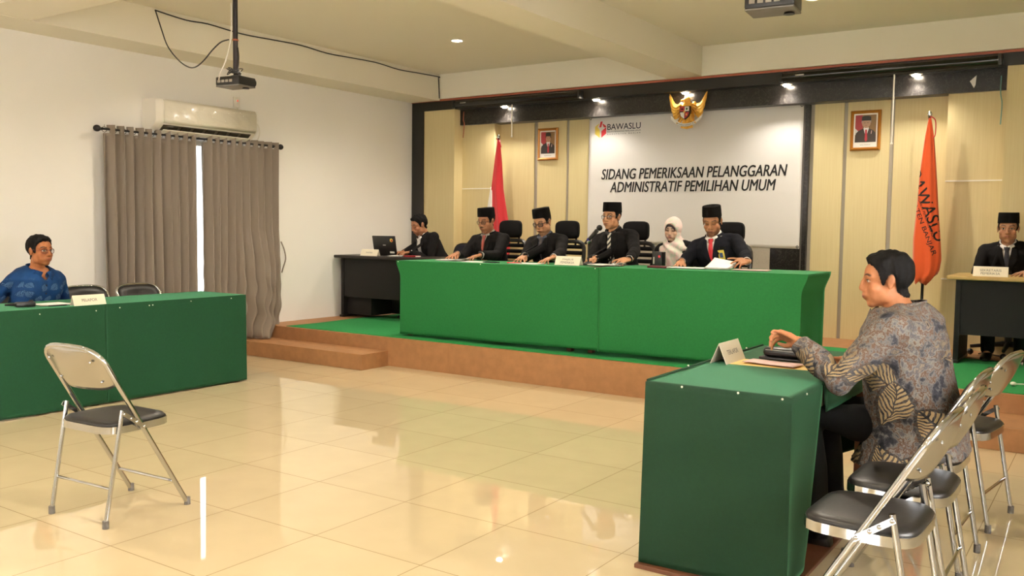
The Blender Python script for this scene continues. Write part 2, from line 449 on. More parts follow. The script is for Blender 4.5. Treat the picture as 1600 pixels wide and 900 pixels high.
b = MB().tube(smoothline([(XL+.02, 6.25, 2.565), (XL+.03, 6.3, 2.5), (XL+.05, 6.42, 2.46), (XL+.04, 6.52, 2.38), (XL+.04, 6.5, 2.26), (XL+.06, 6.35, 2.2), (XL+.1, 6.28, 2.22)], 6), .006, 6)
tag(b.build('power_cord', M_WHITEPL), 'white power cord looping beside the air conditioner', 'cord')

# ------------------------------------------------------------------ projectors
def projector(label, x, y, z, rz, ztop, cables, sc):
    t = thing('projector', label, 'projector', (x, y, z), rz, 'projectors hung from the ceiling'); t.scale = (sc, sc, sc); ztop = z+(ztop-z)/sc
    MB().box(-.15, .15, -.115, .115, -.04, .045, bev=.012).build('casing', M_BLKPL, t)
    MB().box(-.148, .148, -.113, .113, -.05, -.038, bev=.004).build('base_plate', mat('grey_plastic', '75706a', .5), t)
    MB().lathe([(.0, 0), (.045, 0), (.045, .03), (.036, .035), (.03, .02), (.0, .02)], 20, M=Matrix.Translation((.085, .113, .005)) @ Matrix.Rotation(-PI/2, 4, 'X')).build('lens', mat('lens_glass', '0c0d12', .08), t)
    MB().lathe([(.03, 0), (.035, -.012), (.0, -.014)], 16, M=Matrix.Translation((.09, .04, -.05))).build('foot', M_BLKPL, t)
    for k in range(4):
        MB().box(-.12+k*.05, -.085+k*.05, -.119, -.114, -.012, .012).build('port', mat('port_grey', 'a79f92', .4), t, smooth=False)
    MB().lathe([(.0, .045), (.05, .045), (.05, .06), (.022, .07), (.022, .11), (.0, .11)], 18).build('mount', M_DKMETAL, t)
    MB().lathe([(.024, .1), (.024, ztop-z-.012)], 16).build('pole', mat('pole_metal', '3a3636', .4, metal=.7), t)
    MB().lathe([(.07, ztop-z-.012), (.07, ztop-z)], 18).build('ceiling_plate', M_DKMETAL, t)
    if cables:
        MB().tube(smoothline([(-.028, -.02, .75), (-.03, -.02, .5), (-.034, -.03, .38), (-.07, -.06, .2), (-.1, -.1, .08), (-.09, -.13, .01)], 6), .006, 6).build('white_cable', M_WHITEPL, t)
        rr = random.Random(4); pts = []
        for k in range(26):
            a = k*1.35; q = .03+.05*rr.random()
            pts.append((q*math.cos(a)+.02, q*math.sin(a)-.03, .06+.075*rr.random()))
        MB().tube(smoothline(pts, 6), .0045, 6).build('cable_bundle', M_BLKPL, t)
        MB().lathe([(.029, .395), (.029, .41)], 16).build('cable_tie', mat('copper_tie', 'b5603a', .5), t)
        MB().tube(smoothline([(.03, -.0, .33), (.05, -.01, .24), (.05, -.02, .14), (.03, -.03, .1)], 5), .006, 6).build('black_cable', M_BLKPL, t)
    return t
projector('black ceiling projector on a long pole with tangled cables, near the air conditioner', -5.46, 4.42, 2.40, .12, ZC, True, .76)
projector('black ceiling projector near the orange flag side, cut off by the top edge', -1.67, 5.02, 2.615, .1, ZC, False, .9)
pts = [(-7.237, 4.98, 3.25), (-7.238, 5.3, 3.225)]
for k in range(1, 11):
    pts.append((-7.238, 5.16+k*.385, 3.225+.012*math.sin(k*2.1)))
pts += [(-7.238, 9.0, 3.22), (-7.238, 9.01, 3.12), (-7.238, 9.02, 2.97)]
tag(MB().tube(smoothline(pts, 4), .0062, 6).build('ceiling_cable', M_BLKPL), 'black cable running along the top of the left ceiling beam', 'cable')
tag(MB().tube(smoothline([(-7.237, 4.985, 3.25),(-7.16, 4.988, 3.08) ,(-6.949, 4.901, 2.893) ,(-6.715, 4.834, 2.746) ,(-6.492, 4.764, 2.657) ,(-6.287, 4.687, 2.623) ,(-6.083, 4.613, 2.644) ,(-5.879, 4.541, 2.696) ,(-5.681, 4.464, 2.721) ,(-5.488, 4.38, 2.705) ,], 5), .0055, 6).build('hanging_cable', M_BLKPL), 'black cable sagging from the left beam to the projector pole', 'cable')

# ------------------------------------------------------------------ folding chairs
def make_folding_chair(name='folding_chair'):
    t = thing(name, 'x', 'chair')
    hw = .212
    yl = lambda z: .215-.475*z/.81
    side = [(hw, yl(z), z) for z in (.02, .2, .4, .55, .66, .735)]
    top = [(hw*math.cos(a)**.6 if math.cos(a) > 0 else 0, yl(.735+.075*math.sin(a)), .735+.075*math.sin(a)) for a in [PI/2*k/7 for k in range(1, 8)]]
    right = side+top
    left = [(-x, y, z) for x, y, z in reversed(right[:-1])]
    MB().tube(right+left, .0115, 10).build('front_frame', M_CHROME, t)
    MB().tube([(-hw, yl(.13), .13), (hw, yl(.13), .13)], .008, 8).build('front_crossbar', M_CHROME, t)
    for s in (-1, 1):
        MB().tube([(s*.2, -.225, .02), (s*.205, -.135, .52)], .0105, 10).build('rear_leg', M_CHROME, t)
        MB().lathe([(.0, 0), (.0145, 0), (.014, .036), (.0, .036)], 12, M=Matrix.Translation((s*.2, -.226, 0))).build('foot_tip', M_RUBBER, t)
        MB().lathe([(.0, 0), (.0150, 0), (.0145, .036), (.0, .036)], 12, M=Matrix.Translation((s*hw, yl(.01), 0))).build('foot_tip', M_RUBBER, t)
        # link plate with two rivets
        p0, p1 = Vector((s*.222, -.14, .505)), Vector((s*.222, yl(.43)-.0, .432))
        d = (p1-p0).normalized(); n = Vector((0, -d.z, d.y))
        ring = lambda x: [Vector((x, q.y, q.z)) for q in (p0+n*.010-d*.008, p0-n*.010-d*.008, p1-n*.010+d*.008, p1+n*.010+d*.008)]
        MB().rings([ring(s*.220), ring(s*.226)]).build('link_plate', M_CHROME, t, smooth=False)
        for f in (.0, .35, .62, 1.0):
            q = p0+(p1-p0)*f
            MB().ell((s*.227, q.y, q.z), (.004, .007, .007), u=10, v=6).build('rivet', M_CHROME, t)
    MB().tube([(-.2, -.195, .17), (.2, -.195, .17)], .007, 8).build('rear_crossbar', M_CHROME, t)
    def seatring(k, z, inset):
        out = []
        for i in range(40):
            a = 2*PI*i/40; c, s_ = math.cos(a), math.sin(a); p = 5
            rx, ry = .198-inset, .178-inset
            q = (abs(c)**p+abs(s_)**p)**(-1/p)
            out.append((rx*c*q*(1-.05*(s_ > 0)*s_), ry*s_*q-.022, z))
        return out
    MB().rings([seatring(0, .412, .004), seatring(0, .412, 0), seatring(0, .445, 0), seatring(0, .447, .006)]).build('seat_rim', M_CHROME, t, ang=50)
    MB().rings([seatring(0, .44, .004), seatring(0, .452, .003), seatring(0, .462, .012), seatring(0, .468, .04), seatring(0, .471, .10)]).build('seat', M_VINYL, t, ang=180)
    def back(off):
        def fn(u, v):
            q = 2*u-1
            w = .203*(1-.07*max(0, (.45-v)/.45)**2)
            z = .608+.199*v-.045*(abs(q)**5)*v*v+.022*(abs(q)**6)*(1-v)
            y = yl(z)-.052*(1-q*q)*(1-.85*v**3)+off
            return (q*w, y, z)
        return fn
    MB().grid(24, 12, back(-.004)).build('back_panel', mat('polished_steel', 'b9b7b3', .24, metal=.95), t, ang=180, solid=.003)
    f0 = back(.006)
    def pad(u, v):
        x, y, z = f0(u, v); e = min(u, 1-u)*6; g = min(v, 1-v)*5
        return (x*.95, y+.034*min(1, e)**.5*min(1, g)**.5, z)
    MB().grid(24, 12, pad).build('back_pad', M_VINYL, t, ang=180, solid=.006)
    for s in (-1, 1):
        for z in (.65, .745):
            MB().ell((s*.15, yl(z)-.032, z), (.008, .004, .008), u=10, v=6).build('bolt', M_CHROME, t)
    return t
fold0 = make_folding_chair()
def put(src, first, label, loc, rz, group=None):
    o = src if first else copy_tree(src)
    o.location = loc; o.rotation_euler = (0, 0, rz); o['label'] = label
    if group: o['group'] = group
    return o
GF = 'chrome folding chairs with black seats'
put(fold0, True, 'chrome folding chair standing alone on the open tiled floor', (-3.915, 2.475, 0), .06, GF)
put(fold0, False, 'nearest chrome folding chair of the row beside the right green table', (-.665, 3.06, 0), PI/2-.03, GF)
put(fold0, False, 'second nearest empty folding chair, between the front chair and the batik man', (-.655, 3.56, 0), PI/2-.01, GF)
put(fold0, False, 'folding chair under the seated man in the brown batik shirt', (-.69, 4.07, 0), PI/2-.04, GF)
put(fold0, False, 'farthest folding chair of the right row, beside the stage step', (-.645, 4.80, 0), PI/2-.14, GF)
put(fold0, False, 'folding chair under the man in the blue batik shirt', (-7.15, 3.72, 0), -PI/2, GF)
put(fold0, False, 'empty folding chair directly beside the man in blue', (-7.17, 4.36, 0), -PI/2, GF)
put(fold0, False, 'empty folding chair in front of the curtain, right end of the left table', (-7.12, 4.84, 0), -PI/2, GF)

# ------------------------------------------------------------------ office chairs
def make_office_chair(headrest=True, h1=.94, solid=False):
    t = thing('office_chair', 'x', 'chair')
    def rbox(w, h, y, d, z, r=.05, bow=0.0):
        def ring(dy, ins):
            out = []
            for i in range(36):
                a = 2*PI*i/36; c, s_ = math.cos(a), math.sin(a); q = (abs(c)**4+abs(s_)**4)**-.25
                x = (w/2-ins)*c*q
                out.append((x, y+dy-bow*(x/(w/2))**2*-1, z+(h/2-ins)*s_*q))
            return out
        return [ring(-d/2, .012), ring(-d/2+.01, 0), ring(d/2-.01, 0), ring(d/2, .012)]
    if headrest:
        MB().rings(rbox(.275, .19, -.30, .06, 1.06, bow=.03)).build('headrest', M_BLKFAB, t, ang=60)
        for s in (-1, 1):
            MB().tube([(s*.075, -.31, .90), (s*.085, -.315, 1.0)], .011, 8).build('headrest_post', M_BLKPL, t)
    # mesh back: rounded frame with horizontal slats
    h0, w = .53, .44
    fr = MB()
    loop = []
    for i in range(40):
        a = 2*PI*i/40; c, s_ = math.cos(a), math.sin(a); q = (abs(c)**5+abs(s_)**5)**-.2
        loop.append((w/2*c*q, -.26-.03*(s_*q)+.035*(c*q)**2, (h0+h1)/2+(h1-h0)/2*s_*q))
    fr.tube(loop, .022, 8, closed=True); fr.build('back_frame', M_BLKPL, t)
    if solid:
        MB().rings(rbox(.42, h1-h0, -.262, .04, (h0+h1)/2, bow=.035)).build('back_pad', mat('navy_fabric', '23222c', .9, spec=.2), t, ang=60)
    for k in range(0 if solid else 6):
        z = h0+.045+k*.062
        MB().grid(10, 2, lambda u, v: ((u-.5)*w, -.262-.03*((z-.735)/.2)+.035*(2*u-1)**2, z+(v-.5)*.04)).build('back_slat', M_BLKFAB, t, solid=.008)
    MB().box(-.03, .03, -.31, -.275, .36, .60, bev=.01).build('back_bar', M_BLKPL, t)
    def ring(z, ins):
        return [((.245-ins)*math.cos(a)*q, (.235-ins)*math.sin(a)*q, z) for a, q in [(2*PI*i/36, (abs(math.cos(2*PI*i/36))**4+abs(math.sin(2*PI*i/36))**4)**-.25) for i in range(36)]]
    MB().rings([ring(.40, .03), ring(.41, .005), ring(.44, 0), ring(.462, .02), ring(.47, .08)]).build('seat', M_BLKFAB, t, ang=180)
    for s in (-1, 1):
        MB().tube(smoothline([(s*.23, -.1, .41), (s*.29, -.1, .44), (s*.3, -.1, .55), (s*.29, -.13, .64), (s*.29, .1, .645), (s*.3, .16, .60)], 6), .014, 8).build('armrest', M_CHROME if False else M_BLKPL, t)
    MB().lathe([(.03, .1), (.03, .25), (.02, .25), (.02, .40)], 14).build('gas_lift', M_DKMETAL, t)
    for k in range(5):
        a = 2*PI*k/5+.3; c, s_ = math.cos(a), math.sin(a)
        lg = MB().tube([(0, 0, .11), (.15*c, .15*s_, .095), (.3*c, .3*s_, .075)], [.026, .02, .015], 8).build('leg', M_BLKPL, t)
        MB().ell((.3*c, .3*s_, .028), (.028, .028, .028), u=12, v=8).build('caster', M_BLKPL, lg)
    return t
off0 = make_office_chair()
# ------------------------------------------------------------------ tables and cloths
def green(name, c):
    m = mat(name, c, 0.8, noise=(70, .07), bump=(300, .1), spec=.3, sheen=.4)
    m.node_tree.nodes['Principled BSDF'].inputs['Sheen Tint'].default_value = (.22, .75, .38, 1)
    m.node_tree.nodes['Principled BSDF'].inputs['Sheen Roughness'].default_value = .3
    return m
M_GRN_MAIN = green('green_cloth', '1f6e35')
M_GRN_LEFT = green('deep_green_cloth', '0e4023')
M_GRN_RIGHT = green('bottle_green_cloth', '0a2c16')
M_WOOD = mat('brown_wood', '5d3620', 0.5, noise=(9, .2))
M_DARKWOOD = mat('dark_wood', '2c1a12', 0.5)

def plain_table(label, x0, x1, y0, y1, z0, h, group):
    t = thing('table', label, 'table', ((x0+x1)/2, (y0+y1)/2, z0), 0, group)
    w, d = (x1-x0)/2, (y1-y0)/2
    MB().box(-w, w, -d, d, h-.03, h, bev=.004).build('tabletop', M_WOOD, t, smooth=False)
    a = MB().box(-w+.04, w-.04, -d+.03, -d+.05, h-.12, h-.03).box(-w+.04, w-.04, d-.05, d-.03, h-.12, h-.03)
    a.box(-w+.03, -w+.05, -d+.05, d-.05, h-.12, h-.03).box(w-.05, w-.03, -d+.05, d-.05, h-.12, h-.03).build('apron', M_WOOD, t, smooth=False)
    for sx in (-1, 1):
        for sy in (-1, 1):
            cx, cy = sx*(w-.045), sy*(d-.045)
            MB().box(cx-.025, cx+.025, cy-.025, cy+.025, 0, h-.03, bev=.003).build('leg', M_WOOD, t, smooth=False)
    return t

def sheet(b, p00, p10, p01, p11, nu, nv, wr, nrm, seed, hemfn=None):
    """bilinear sheet; p0* is the top edge, p1* the hem; wrinkles grow to the hem"""
    p00, p10, p01, p11 = map(Vector, (p00, p10, p01, p11)); nrm = Vector(nrm)
    L = (p01-p00).length
    def fn(u, v):
        p = (p00*(1-u)+p01*u)*(1-v)+(p10*(1-u)+p11*u)*v
        e = min(1, min(u, 1-u)*8)
        s = u*L
        w = wr*v*e*(math.sin(s*7+seed)+.6*math.sin(s*13.7+seed*2+v*2)+.5*math.sin(s*3.1-v*4+seed)+.5*math.sin(v*9+s*4))
        p = p+nrm*w
        if hemfn: p = hemfn(p, u, v)
        return p
    b.grid(nu, nv, fn); return b
def pins(parent, pts):
    for p in pts:
        MB().ell(p, (.0045, .0045, .0045), u=8, v=6).build('pin', mat('pin_head', 'e9e4d4', .3), parent)

# main table on the stage: two tables under two cloths
plain_table('left wooden table under the long green stage cloth', -5.86, -3.94, 6.78, 7.38, .281, .735, 'tables on the stage')
plain_table('right wooden table under the long green stage cloth', -3.84, -1.99, 6.82, 7.40, .281, .75, 'tables on the stage')
def main_cloth(label, x0, x1, yf0, yf1, yb, z0, z1, h0, h1, endl, endr):
    c = thing('tablecloth', label, 'tablecloth', (x0, yf0, 0), 0, 'bright green cloths on the stage tables'); c.location = (0, 0, 0)
    b = MB()
    def pinch(p, u, v):
        k = min(1, v/.22); k = k*k*(3-2*k)
        if endl and u < .06: p.x += .055*k*(1-u/.06)
        if endr and u > .94: p.x -= .045*k*(u-.94)/.06
        return p
    sheet(b, (x0, yf0, z0), (x0, yf0-.004, h0), (x1, yf1, z1), (x1, yf1-.004, h1), 90, 26, .0035, (0, -1, 0), x0, pinch)
    sheet(b, (x0, yb, z0), (x0, yf0, z0), (x1, yb, z1), (x1, yf1, z1), 90, 8, 0, (0, 0, 1), 0)
    if endr:
        def pr(p, u, v):
            k = min(1, v/.22); k = k*k*(3-2*k); p.x -= .045*k; return p
        sheet(b, (x1, yf1, z1), (x1, yf1-.004, h1), (x1, yb, z1), (x1, yb-.02, h1), 14, 26, .004, (1, 0, 0), 1, pr)
    if endl:
        def pl(p, u, v):
            k = min(1, v/.22); k = k*k*(3-2*k); p.x += .055*k; return p
        sheet(b, (x0, yf0, z0), (x0, yf0-.004, h0), (x0, yb, z0), (x0, yb, h0), 14, 26, .004, (-1, 0, 0), 2, pl)
    b.weld(3e-4)
    b.build('cloth', M_GRN_MAIN, c, ang=50, solid=.002)
    return c
c1 = main_cloth('left green cloth over the stage table, under the three men nearest the flag', -5.93, -3.655, 6.73, 6.735, 7.42, 1.02, 1.03, .30, .325, True, False)
c2 = main_cloth('right green cloth over the stage table, ending near the batik man', -3.66, -1.93, 6.728, 6.79, 7.43, 1.034, 1.04, .315, .33, False, True)
pins(c1, [(-5.9, 6.724, 1.01), (-4.9, 6.726, 1.018), (-3.7, 6.73, 1.022)])

# left table: two tables under green cloth
plain_table('right wooden table under the deep green cloth, near the curtains', -6.86, -6.28, 3.88, 5.14, 0, .745, 'tables on the left')
plain_table('left wooden table under the deep green cloth, before the man in blue', -6.86, -6.28, 2.3, 3.84, 0, .745, 'tables on the left')
def left_cloth(label, y0, y1, end, zh):
    c = thing('tablecloth', label, 'tablecloth', (0, 0, 0), 0, 'deep green cloths on the left tables')
    b = MB(); xf, xb, zt = -6.265, -6.875, .752
    sheet(b, (xf, y0, zt), (xf+.012, y0, zh), (xf, y1, zt), (xf+.008, y1, zh), 80, 26, .005, (1, 0, 0), y0)
    sheet(b, (xb, y0, zt), (xf, y0, zt), (xb, y1, zt), (xf, y1, zt), 80, 10, 0, (0, 0, 1), 0)
    if end: sheet(b, (xf, y1, zt), (xf+.008, y1, zh), (xb, y1, zt), (xb, y1, zh), 16, 26, .005, (0, 1, 0), 3)
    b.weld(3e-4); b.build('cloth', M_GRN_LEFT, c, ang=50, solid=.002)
    return c
c3 = left_cloth('deep green cloth on the left table half near the curtains', 3.86, 5.16, True, .012)
c4 = left_cloth('deep green cloth on the left table before the man in blue', 2.28, 3.865, False, .012)
pins(c3, [(-6.258, 3.97, .72), (-6.258, 4.22, .72), (-6.258, 4.25, .722), (-6.258, 4.6, .73), (-6.258, 5.0, .73)])
pins(c4, [(-6.258, 3.36, .715), (-6.258, 3.78, .71)])

# right table
plain_table('wooden table under the dark green cloth on the right', -1.55, -1.0, 3.34, 4.74, 0, .742, 'table on the right')
c5 = thing('tablecloth', 'dark green cloth over the right table in front of the batik man', 'tablecloth')
b = MB(); xl, xr, y0, y1, zt = -1.58, -.985, 3.315, 4.77, .748
sheet(b, (xl, y0, zt), (xl+.012, y0-.055, .02), (xr, y0, zt), (xr+.012, y0-.03, .02), 34, 30, .006, (0, -1, 0), 1)
sheet(b, (xl, y1, zt), (xl, y0, zt), (xr, y1, zt), (xr, y0, zt), 20, 40, 0, (0, 0, 1), 0)
sheet(b, (xl, y1, zt), (xl-.01, y1, .02), (xl, y0, zt), (xl+.012, y0-.055, .02), 60, 30, .005, (-1, 0, 0), 2)
sheet(b, (xl, y1, zt), (xl-.01, y1, .02), (xr, y1, zt), (xr, y1, .3), 20, 30, .004, (0, 1, 0), 2)
# the wrapped corner and the short overhang on the seat side
def short(p, u, v): return p
k = .42
sheet(b, (xr, y0, zt), (xr+.012, y0-.03, .02), (xr, y0+k, zt), (xr+.01, y0+.20, .05), 16, 30, .008, (1, 0, 0), 4)
sheet(b, (xr, y0+k, zt), (xr+.012, y0+k, .63), (xr, y1, zt), (xr+.01, y1, .62), 30, 5, .004, (1, 0, 0), 5)
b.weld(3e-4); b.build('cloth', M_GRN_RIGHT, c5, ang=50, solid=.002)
MB().tube([(xl, y0+.02, zt+.003), (xl-.002, y0+.7, zt+.006), (xl, y1-.02, zt+.003)], .006, 6).build('edge_fold', M_GRN_RIGHT, c5)
pins(c5, [(-1.42, y0-.004, zt-.004), (-1.19, y0-.004, zt-.002), (-1.02, y0-.004, zt-.006), (xr, 3.5, zt-.01), (xl, 3.75, zt+.012), (xl, 4.05, zt+.012), (xl, 4.5, zt+.012)])
pl = MB().box(-1.575, -.97, 3.235, 4.7, 0, .018, bev=.003)
tag(pl.build('floor_board', M_WOOD, smooth=False), 'brown wooden board on the floor under the right table', 'board')

# ------------------------------------------------------------------ desks
def desk(label, x0, x1, y0, y1, top, panel, edge, name='office_desk'):
    z = .281; t = thing(name, label, 'desk', ((x0+x1)/2, (y0+y1)/2, z)); w, d, h = (x1-x0)/2, (y1-y0)/2, .73
    MB().box(-w, w, -d, d, h-.035, h, bev=.01).build('desktop', top, t, smooth=False)
    MB().box(-w+.08, w-.08, -d+.07, -d+.09, .24, h-.035).build('front_panel', panel, t, smooth=False)
    for s in (-1, 1):
        MB().box(s*(w-.085)-.02, s*(w-.085)+.02, -d+.06, d-.06, .02, h-.035).build('side_panel', panel, t, smooth=False)
        MB().box(s*(w-.085)-.025, s*(w-.085)+.025, -d+.04, d-.04, 0, .025).build('foot_rail', M_BLKPL, t, smooth=False)
    return t
ld_ = desk('dark desk in the corner carrying the laptop', -7.69, -6.05, 7.62, 8.2, mat('dark_desktop', '241b18', .4), mat('dark_desk_panel', '1b1817', .6, spec=.3), None)
MB().box(-.73, -.34, -.16, .22, .03, .66, bev=.004).build('drawer_unit', mat('dark_desk_panel', '1b1817'), ld_, smooth=False)
MB().box(-.34, .2, .20, .22, .03, .66).build('back_panel', mat('dark_desk_inside', '241d19', .6, spec=.3), ld_, smooth=False)
desk('black desk with a light wooden top in front of the secretary', -1.20, .1, 8.2, 8.85, mat('light_oak', 'b99a5c', .45, noise=(12, .08)), mat('black_desk_panel', '0f0e0e', .6, spec=.3), None)
# ------------------------------------------------------------------ banner
bn = thing('banner', 'white fabric banner with black hearing title behind the panel', 'banner', (0, 0, 0))
M_BANNER = mat('banner_cloth', 'e4dfdb', 0.6, bump=(3.2, .55))
MB().grid(60, 40, lambda u, v: (-5.245+u*(2.49+.0*v), 9.3398-.001*math.sin(u*9+v*5)*math.sin(v*6), 2.652+v*(-1.452-.025*u))).build('sheet', M_BANNER, bn, ang=180, solid=.002)
YT = 9.3355
place_text('title_lettering', text_mesh('SIDANG PEMERIKSAAN PELANGGARAN', 2.165, .118, bold=.034, shear=.2), M_INK, bn, facing_south(-3.987, YT, 1.986))
place_text('title_lettering', text_mesh('ADMINISTRATIF PEMILIHAN UMUM', 1.935, .118, bold=.034, shear=.2), M_INK, bn, facing_south(-3.987, YT, 1.836))
place_text('logo_lettering', text_mesh('BAWASLU', .424, .070, bold=.008), mat('navy_ink', '231f38', .6), bn, facing_south(-4.793, YT, 2.528))
place_text('logo_lettering', text_mesh('BADAN PENGAWAS PEMILIHAN UMUM', .424, .017), MATS['navy_ink'], bn, facing_south(-4.793, YT, 2.474))
place_text('logo_lettering', text_mesh('KABUPATEN BANJAR', .424, .017, spacing=1.7), MATS['navy_ink'], bn, facing_south(-4.793, YT, 2.444))
def poly(name, pts, m, parent, y0, y1): return MB().prism(pts, y0, y1).build(name, m, parent, smooth=False)
M_LRED = mat('logo_red', 'd6303a', .6); M_LYEL = mat('logo_yellow', 'e8cf5a', .6)
cx, cz, r = -5.093, 2.495, .072
poly('logo_mark', [(cx-r, cz+.035), (cx-r*.15, cz-.01), (cx-r*.15, cz-.085), (cx-r, cz-.04)], M_LYEL, bn, YT-.001, YT+.001)
poly('logo_mark', [(cx-r, cz+.035), (cx-r, cz+.045), (cx-.3*r, cz+.078), (cx-.3*r, cz+.068), (cx-r*.6, cz+.04), (cx-r*.15, cz+.0), (cx-r*.15, cz-.01)], M_LYEL, bn, YT-.001, YT+.001)
poly('logo_mark', [(cx+r*.15, cz-.01), (cx+r, cz+.035), (cx+r, cz-.04), (cx+r*.15, cz-.085)], M_LRED, bn, YT-.001, YT+.001)
poly('logo_mark', [(cx+r, cz+.035), (cx+r*.6, cz+.03), (cx+.35*r, cz+.068), (cx+.4*r, cz+.076), (cx+r, cz+.045)], M_LRED, bn, YT-.001, YT+.001)
poly('logo_mark', [(cx-.25*r, cz+.035), (cx+.1*r, cz+.035), (cx+.35*r, cz+.10), (cx-.02*r, cz+.10)], M_LRED, bn, YT-.0015, YT+.0008)
for x, z in ((-5.225, 2.635), (-2.775, 2.635), (-2.775, 1.195), (-5.225, 1.22)):
    MB().tube([(x+.012*math.cos(a*PI/5), 9.333, z+.012*math.sin(a*PI/5)) for a in range(10)], .003, 6, closed=True).build('eyelet', M_DKMETAL, bn)

# ------------------------------------------------------------------ eagle emblem
em = thing('eagle_emblem', 'golden eagle emblem with a shield mounted above the white banner', 'emblem', (-3.94, 9.19, 2.625))
M_GOLD = mat('gold_paint', 'eab44c', .35, metal=.3); M_GOLD2 = mat('dark_gold', 'c98a30', .4, metal=.3)
MB().box(-.03, .03, -.03, .013, -.02, .06).build('wall_bracket', M_DKMETAL, em, smooth=False)
b = MB().ell((0, -.045, .03), (.06, .045, .085)).ell((0, -.06, .115), (.036, .04, .038)).ell((0, -.05, -.06), (.035, .03, .06)).ell((-.01, -.06, .145), (.02, .02, .02))
b.build('body', M_GOLD, em)
MB().tube([(-.025, -.075, .118), (-.055, -.085, .112), (-.062, -.085, .098)], [.013, .009, .002], 8).build('beak', M_GOLD2, em)
for s in (-1, 1):
    w = MB()
    for k in range(9):                       # flight feathers sweeping up to the wing tip
        f = k/8
        a0 = (s*(.055+.02*f), -.03, .06-.06*f)
        tip = (s*(.215-.015*f-.06*f*f), -.03-.012*(k % 2), .20-.27*f**1.15)
        mid = (s*(.155-.02*f), -.035-.012*(k % 2), .07-.13*f)
        w.tube(smoothline([a0, mid, tip], 5), [.018, .02, .022, .023, .023, .022, .021, .018, .014, .009, .003], 8)
    w.ell((s*.075, -.04, .045), (.035, .03, .055), M=None)
    w.build('wing', M_GOLD, em)
    c = MB()
    for k in range(5):
        c.tube([(s*.06, -.06, .07-.03*k), (s*(.115-.006*k), -.07, .045-.038*k)], [.016, .006], 8)
    c.build('wing_covert', M_GOLD2, em)
    MB().tube(smoothline([(s*.03, -.05, -.03), (s*.055, -.055, -.08), (s*.08, -.06, -.115), (s*.11, -.065, -.128)], 4), [.026, .025, .023, .021, .018, .015, .013, .012, .012, .012, .013, .013, .012], 8).build('leg', M_GOLD, em)
t_ = MB()
for k in range(7):
    x = (k-3)*.015
    t_.tube([(x*.8, -.04, -.08), (x*1.35, -.05, -.19+abs(k-3)*.004)], [.011, .012], 8)
t_.build('tail', M_GOLD, em)
sh = [(-.056, .045), (.056, .045), (.058, -.02), (.04, -.065), (0, -.095), (-.04, -.065), (-.058, -.02)]
poly('shield', sh, mat('shield_rim', '2b211a', .4), em, -.118, -.085)
def q(name, pts, c): return poly(name, pts, mat(c[0], c[1], .5), em, -.122, -.117)
q('shield_field', [(-.05, -.012), (-.002, -.012), (-.002, .04), (-.05, .04)], ('shield_red', 'b32630'))
q('shield_field', [(.002, -.012), (.05, -.012), (.05, .04), (.002, .04)], ('shield_white', 'e9e6df'))
q('shield_field', [(-.051, -.02), (-.002, -.02), (-.002, -.088), (-.037, -.062)], ('shield_white', 'e9e6df'))
q('shield_field', [(.002, -.02), (.051, -.02), (.037, -.062), (.002, -.088)], ('shield_red', 'b32630'))
poly('shield_bar', [(-.055, -.02), (.055, -.02), (.055, -.008), (-.055, -.008)], M_INK, em, -.1235, -.117)
poly('shield_star', [(.018*math.sin(k*PI/5)*(1 if k % 2 == 0 else .4), -.015+.018*math.cos(k*PI/5)*(1 if k % 2 == 0 else .4)) for k in range(10)], mat('star_gold', 'e9c14f', .4), em, -.126, -.118)
MB().ell((-.027, -.122, .015), (.014, .005, .009), u=10, v=6).build('shield_figure', M_INK, em)
MB().ell((.027, -.122, .015), (.011, .005, .013), u=10, v=6).build('shield_figure', mat('tree_green', '2d6b3b', .5), em)
MB().ell((.022, -.121, -.045), (.01, .004, .012), u=10, v=6).build('shield_figure', M_GOLD, em)
MB().grid(28, 4, lambda u, v: ((u-.5)*.36, -.085+.02*abs(2*u-1), -.15+.085*(2*u-1)**2*(1 if abs(2*u-1) < .75 else 1.08)+(v-.5)*.032)).build('ribbon', mat('ribbon_white', 'e6e2da', .5), em, solid=.004)
me = text_mesh('BHINNEKA TUNGGAL IKA', .2, .013)
for v in me.vertices: v.co.z += 0; v.co.y += .085*(v.co.x/.18)**2
place_text('ribbon_lettering', me, M_INK, em, facing_south(0, -.087, -.15))

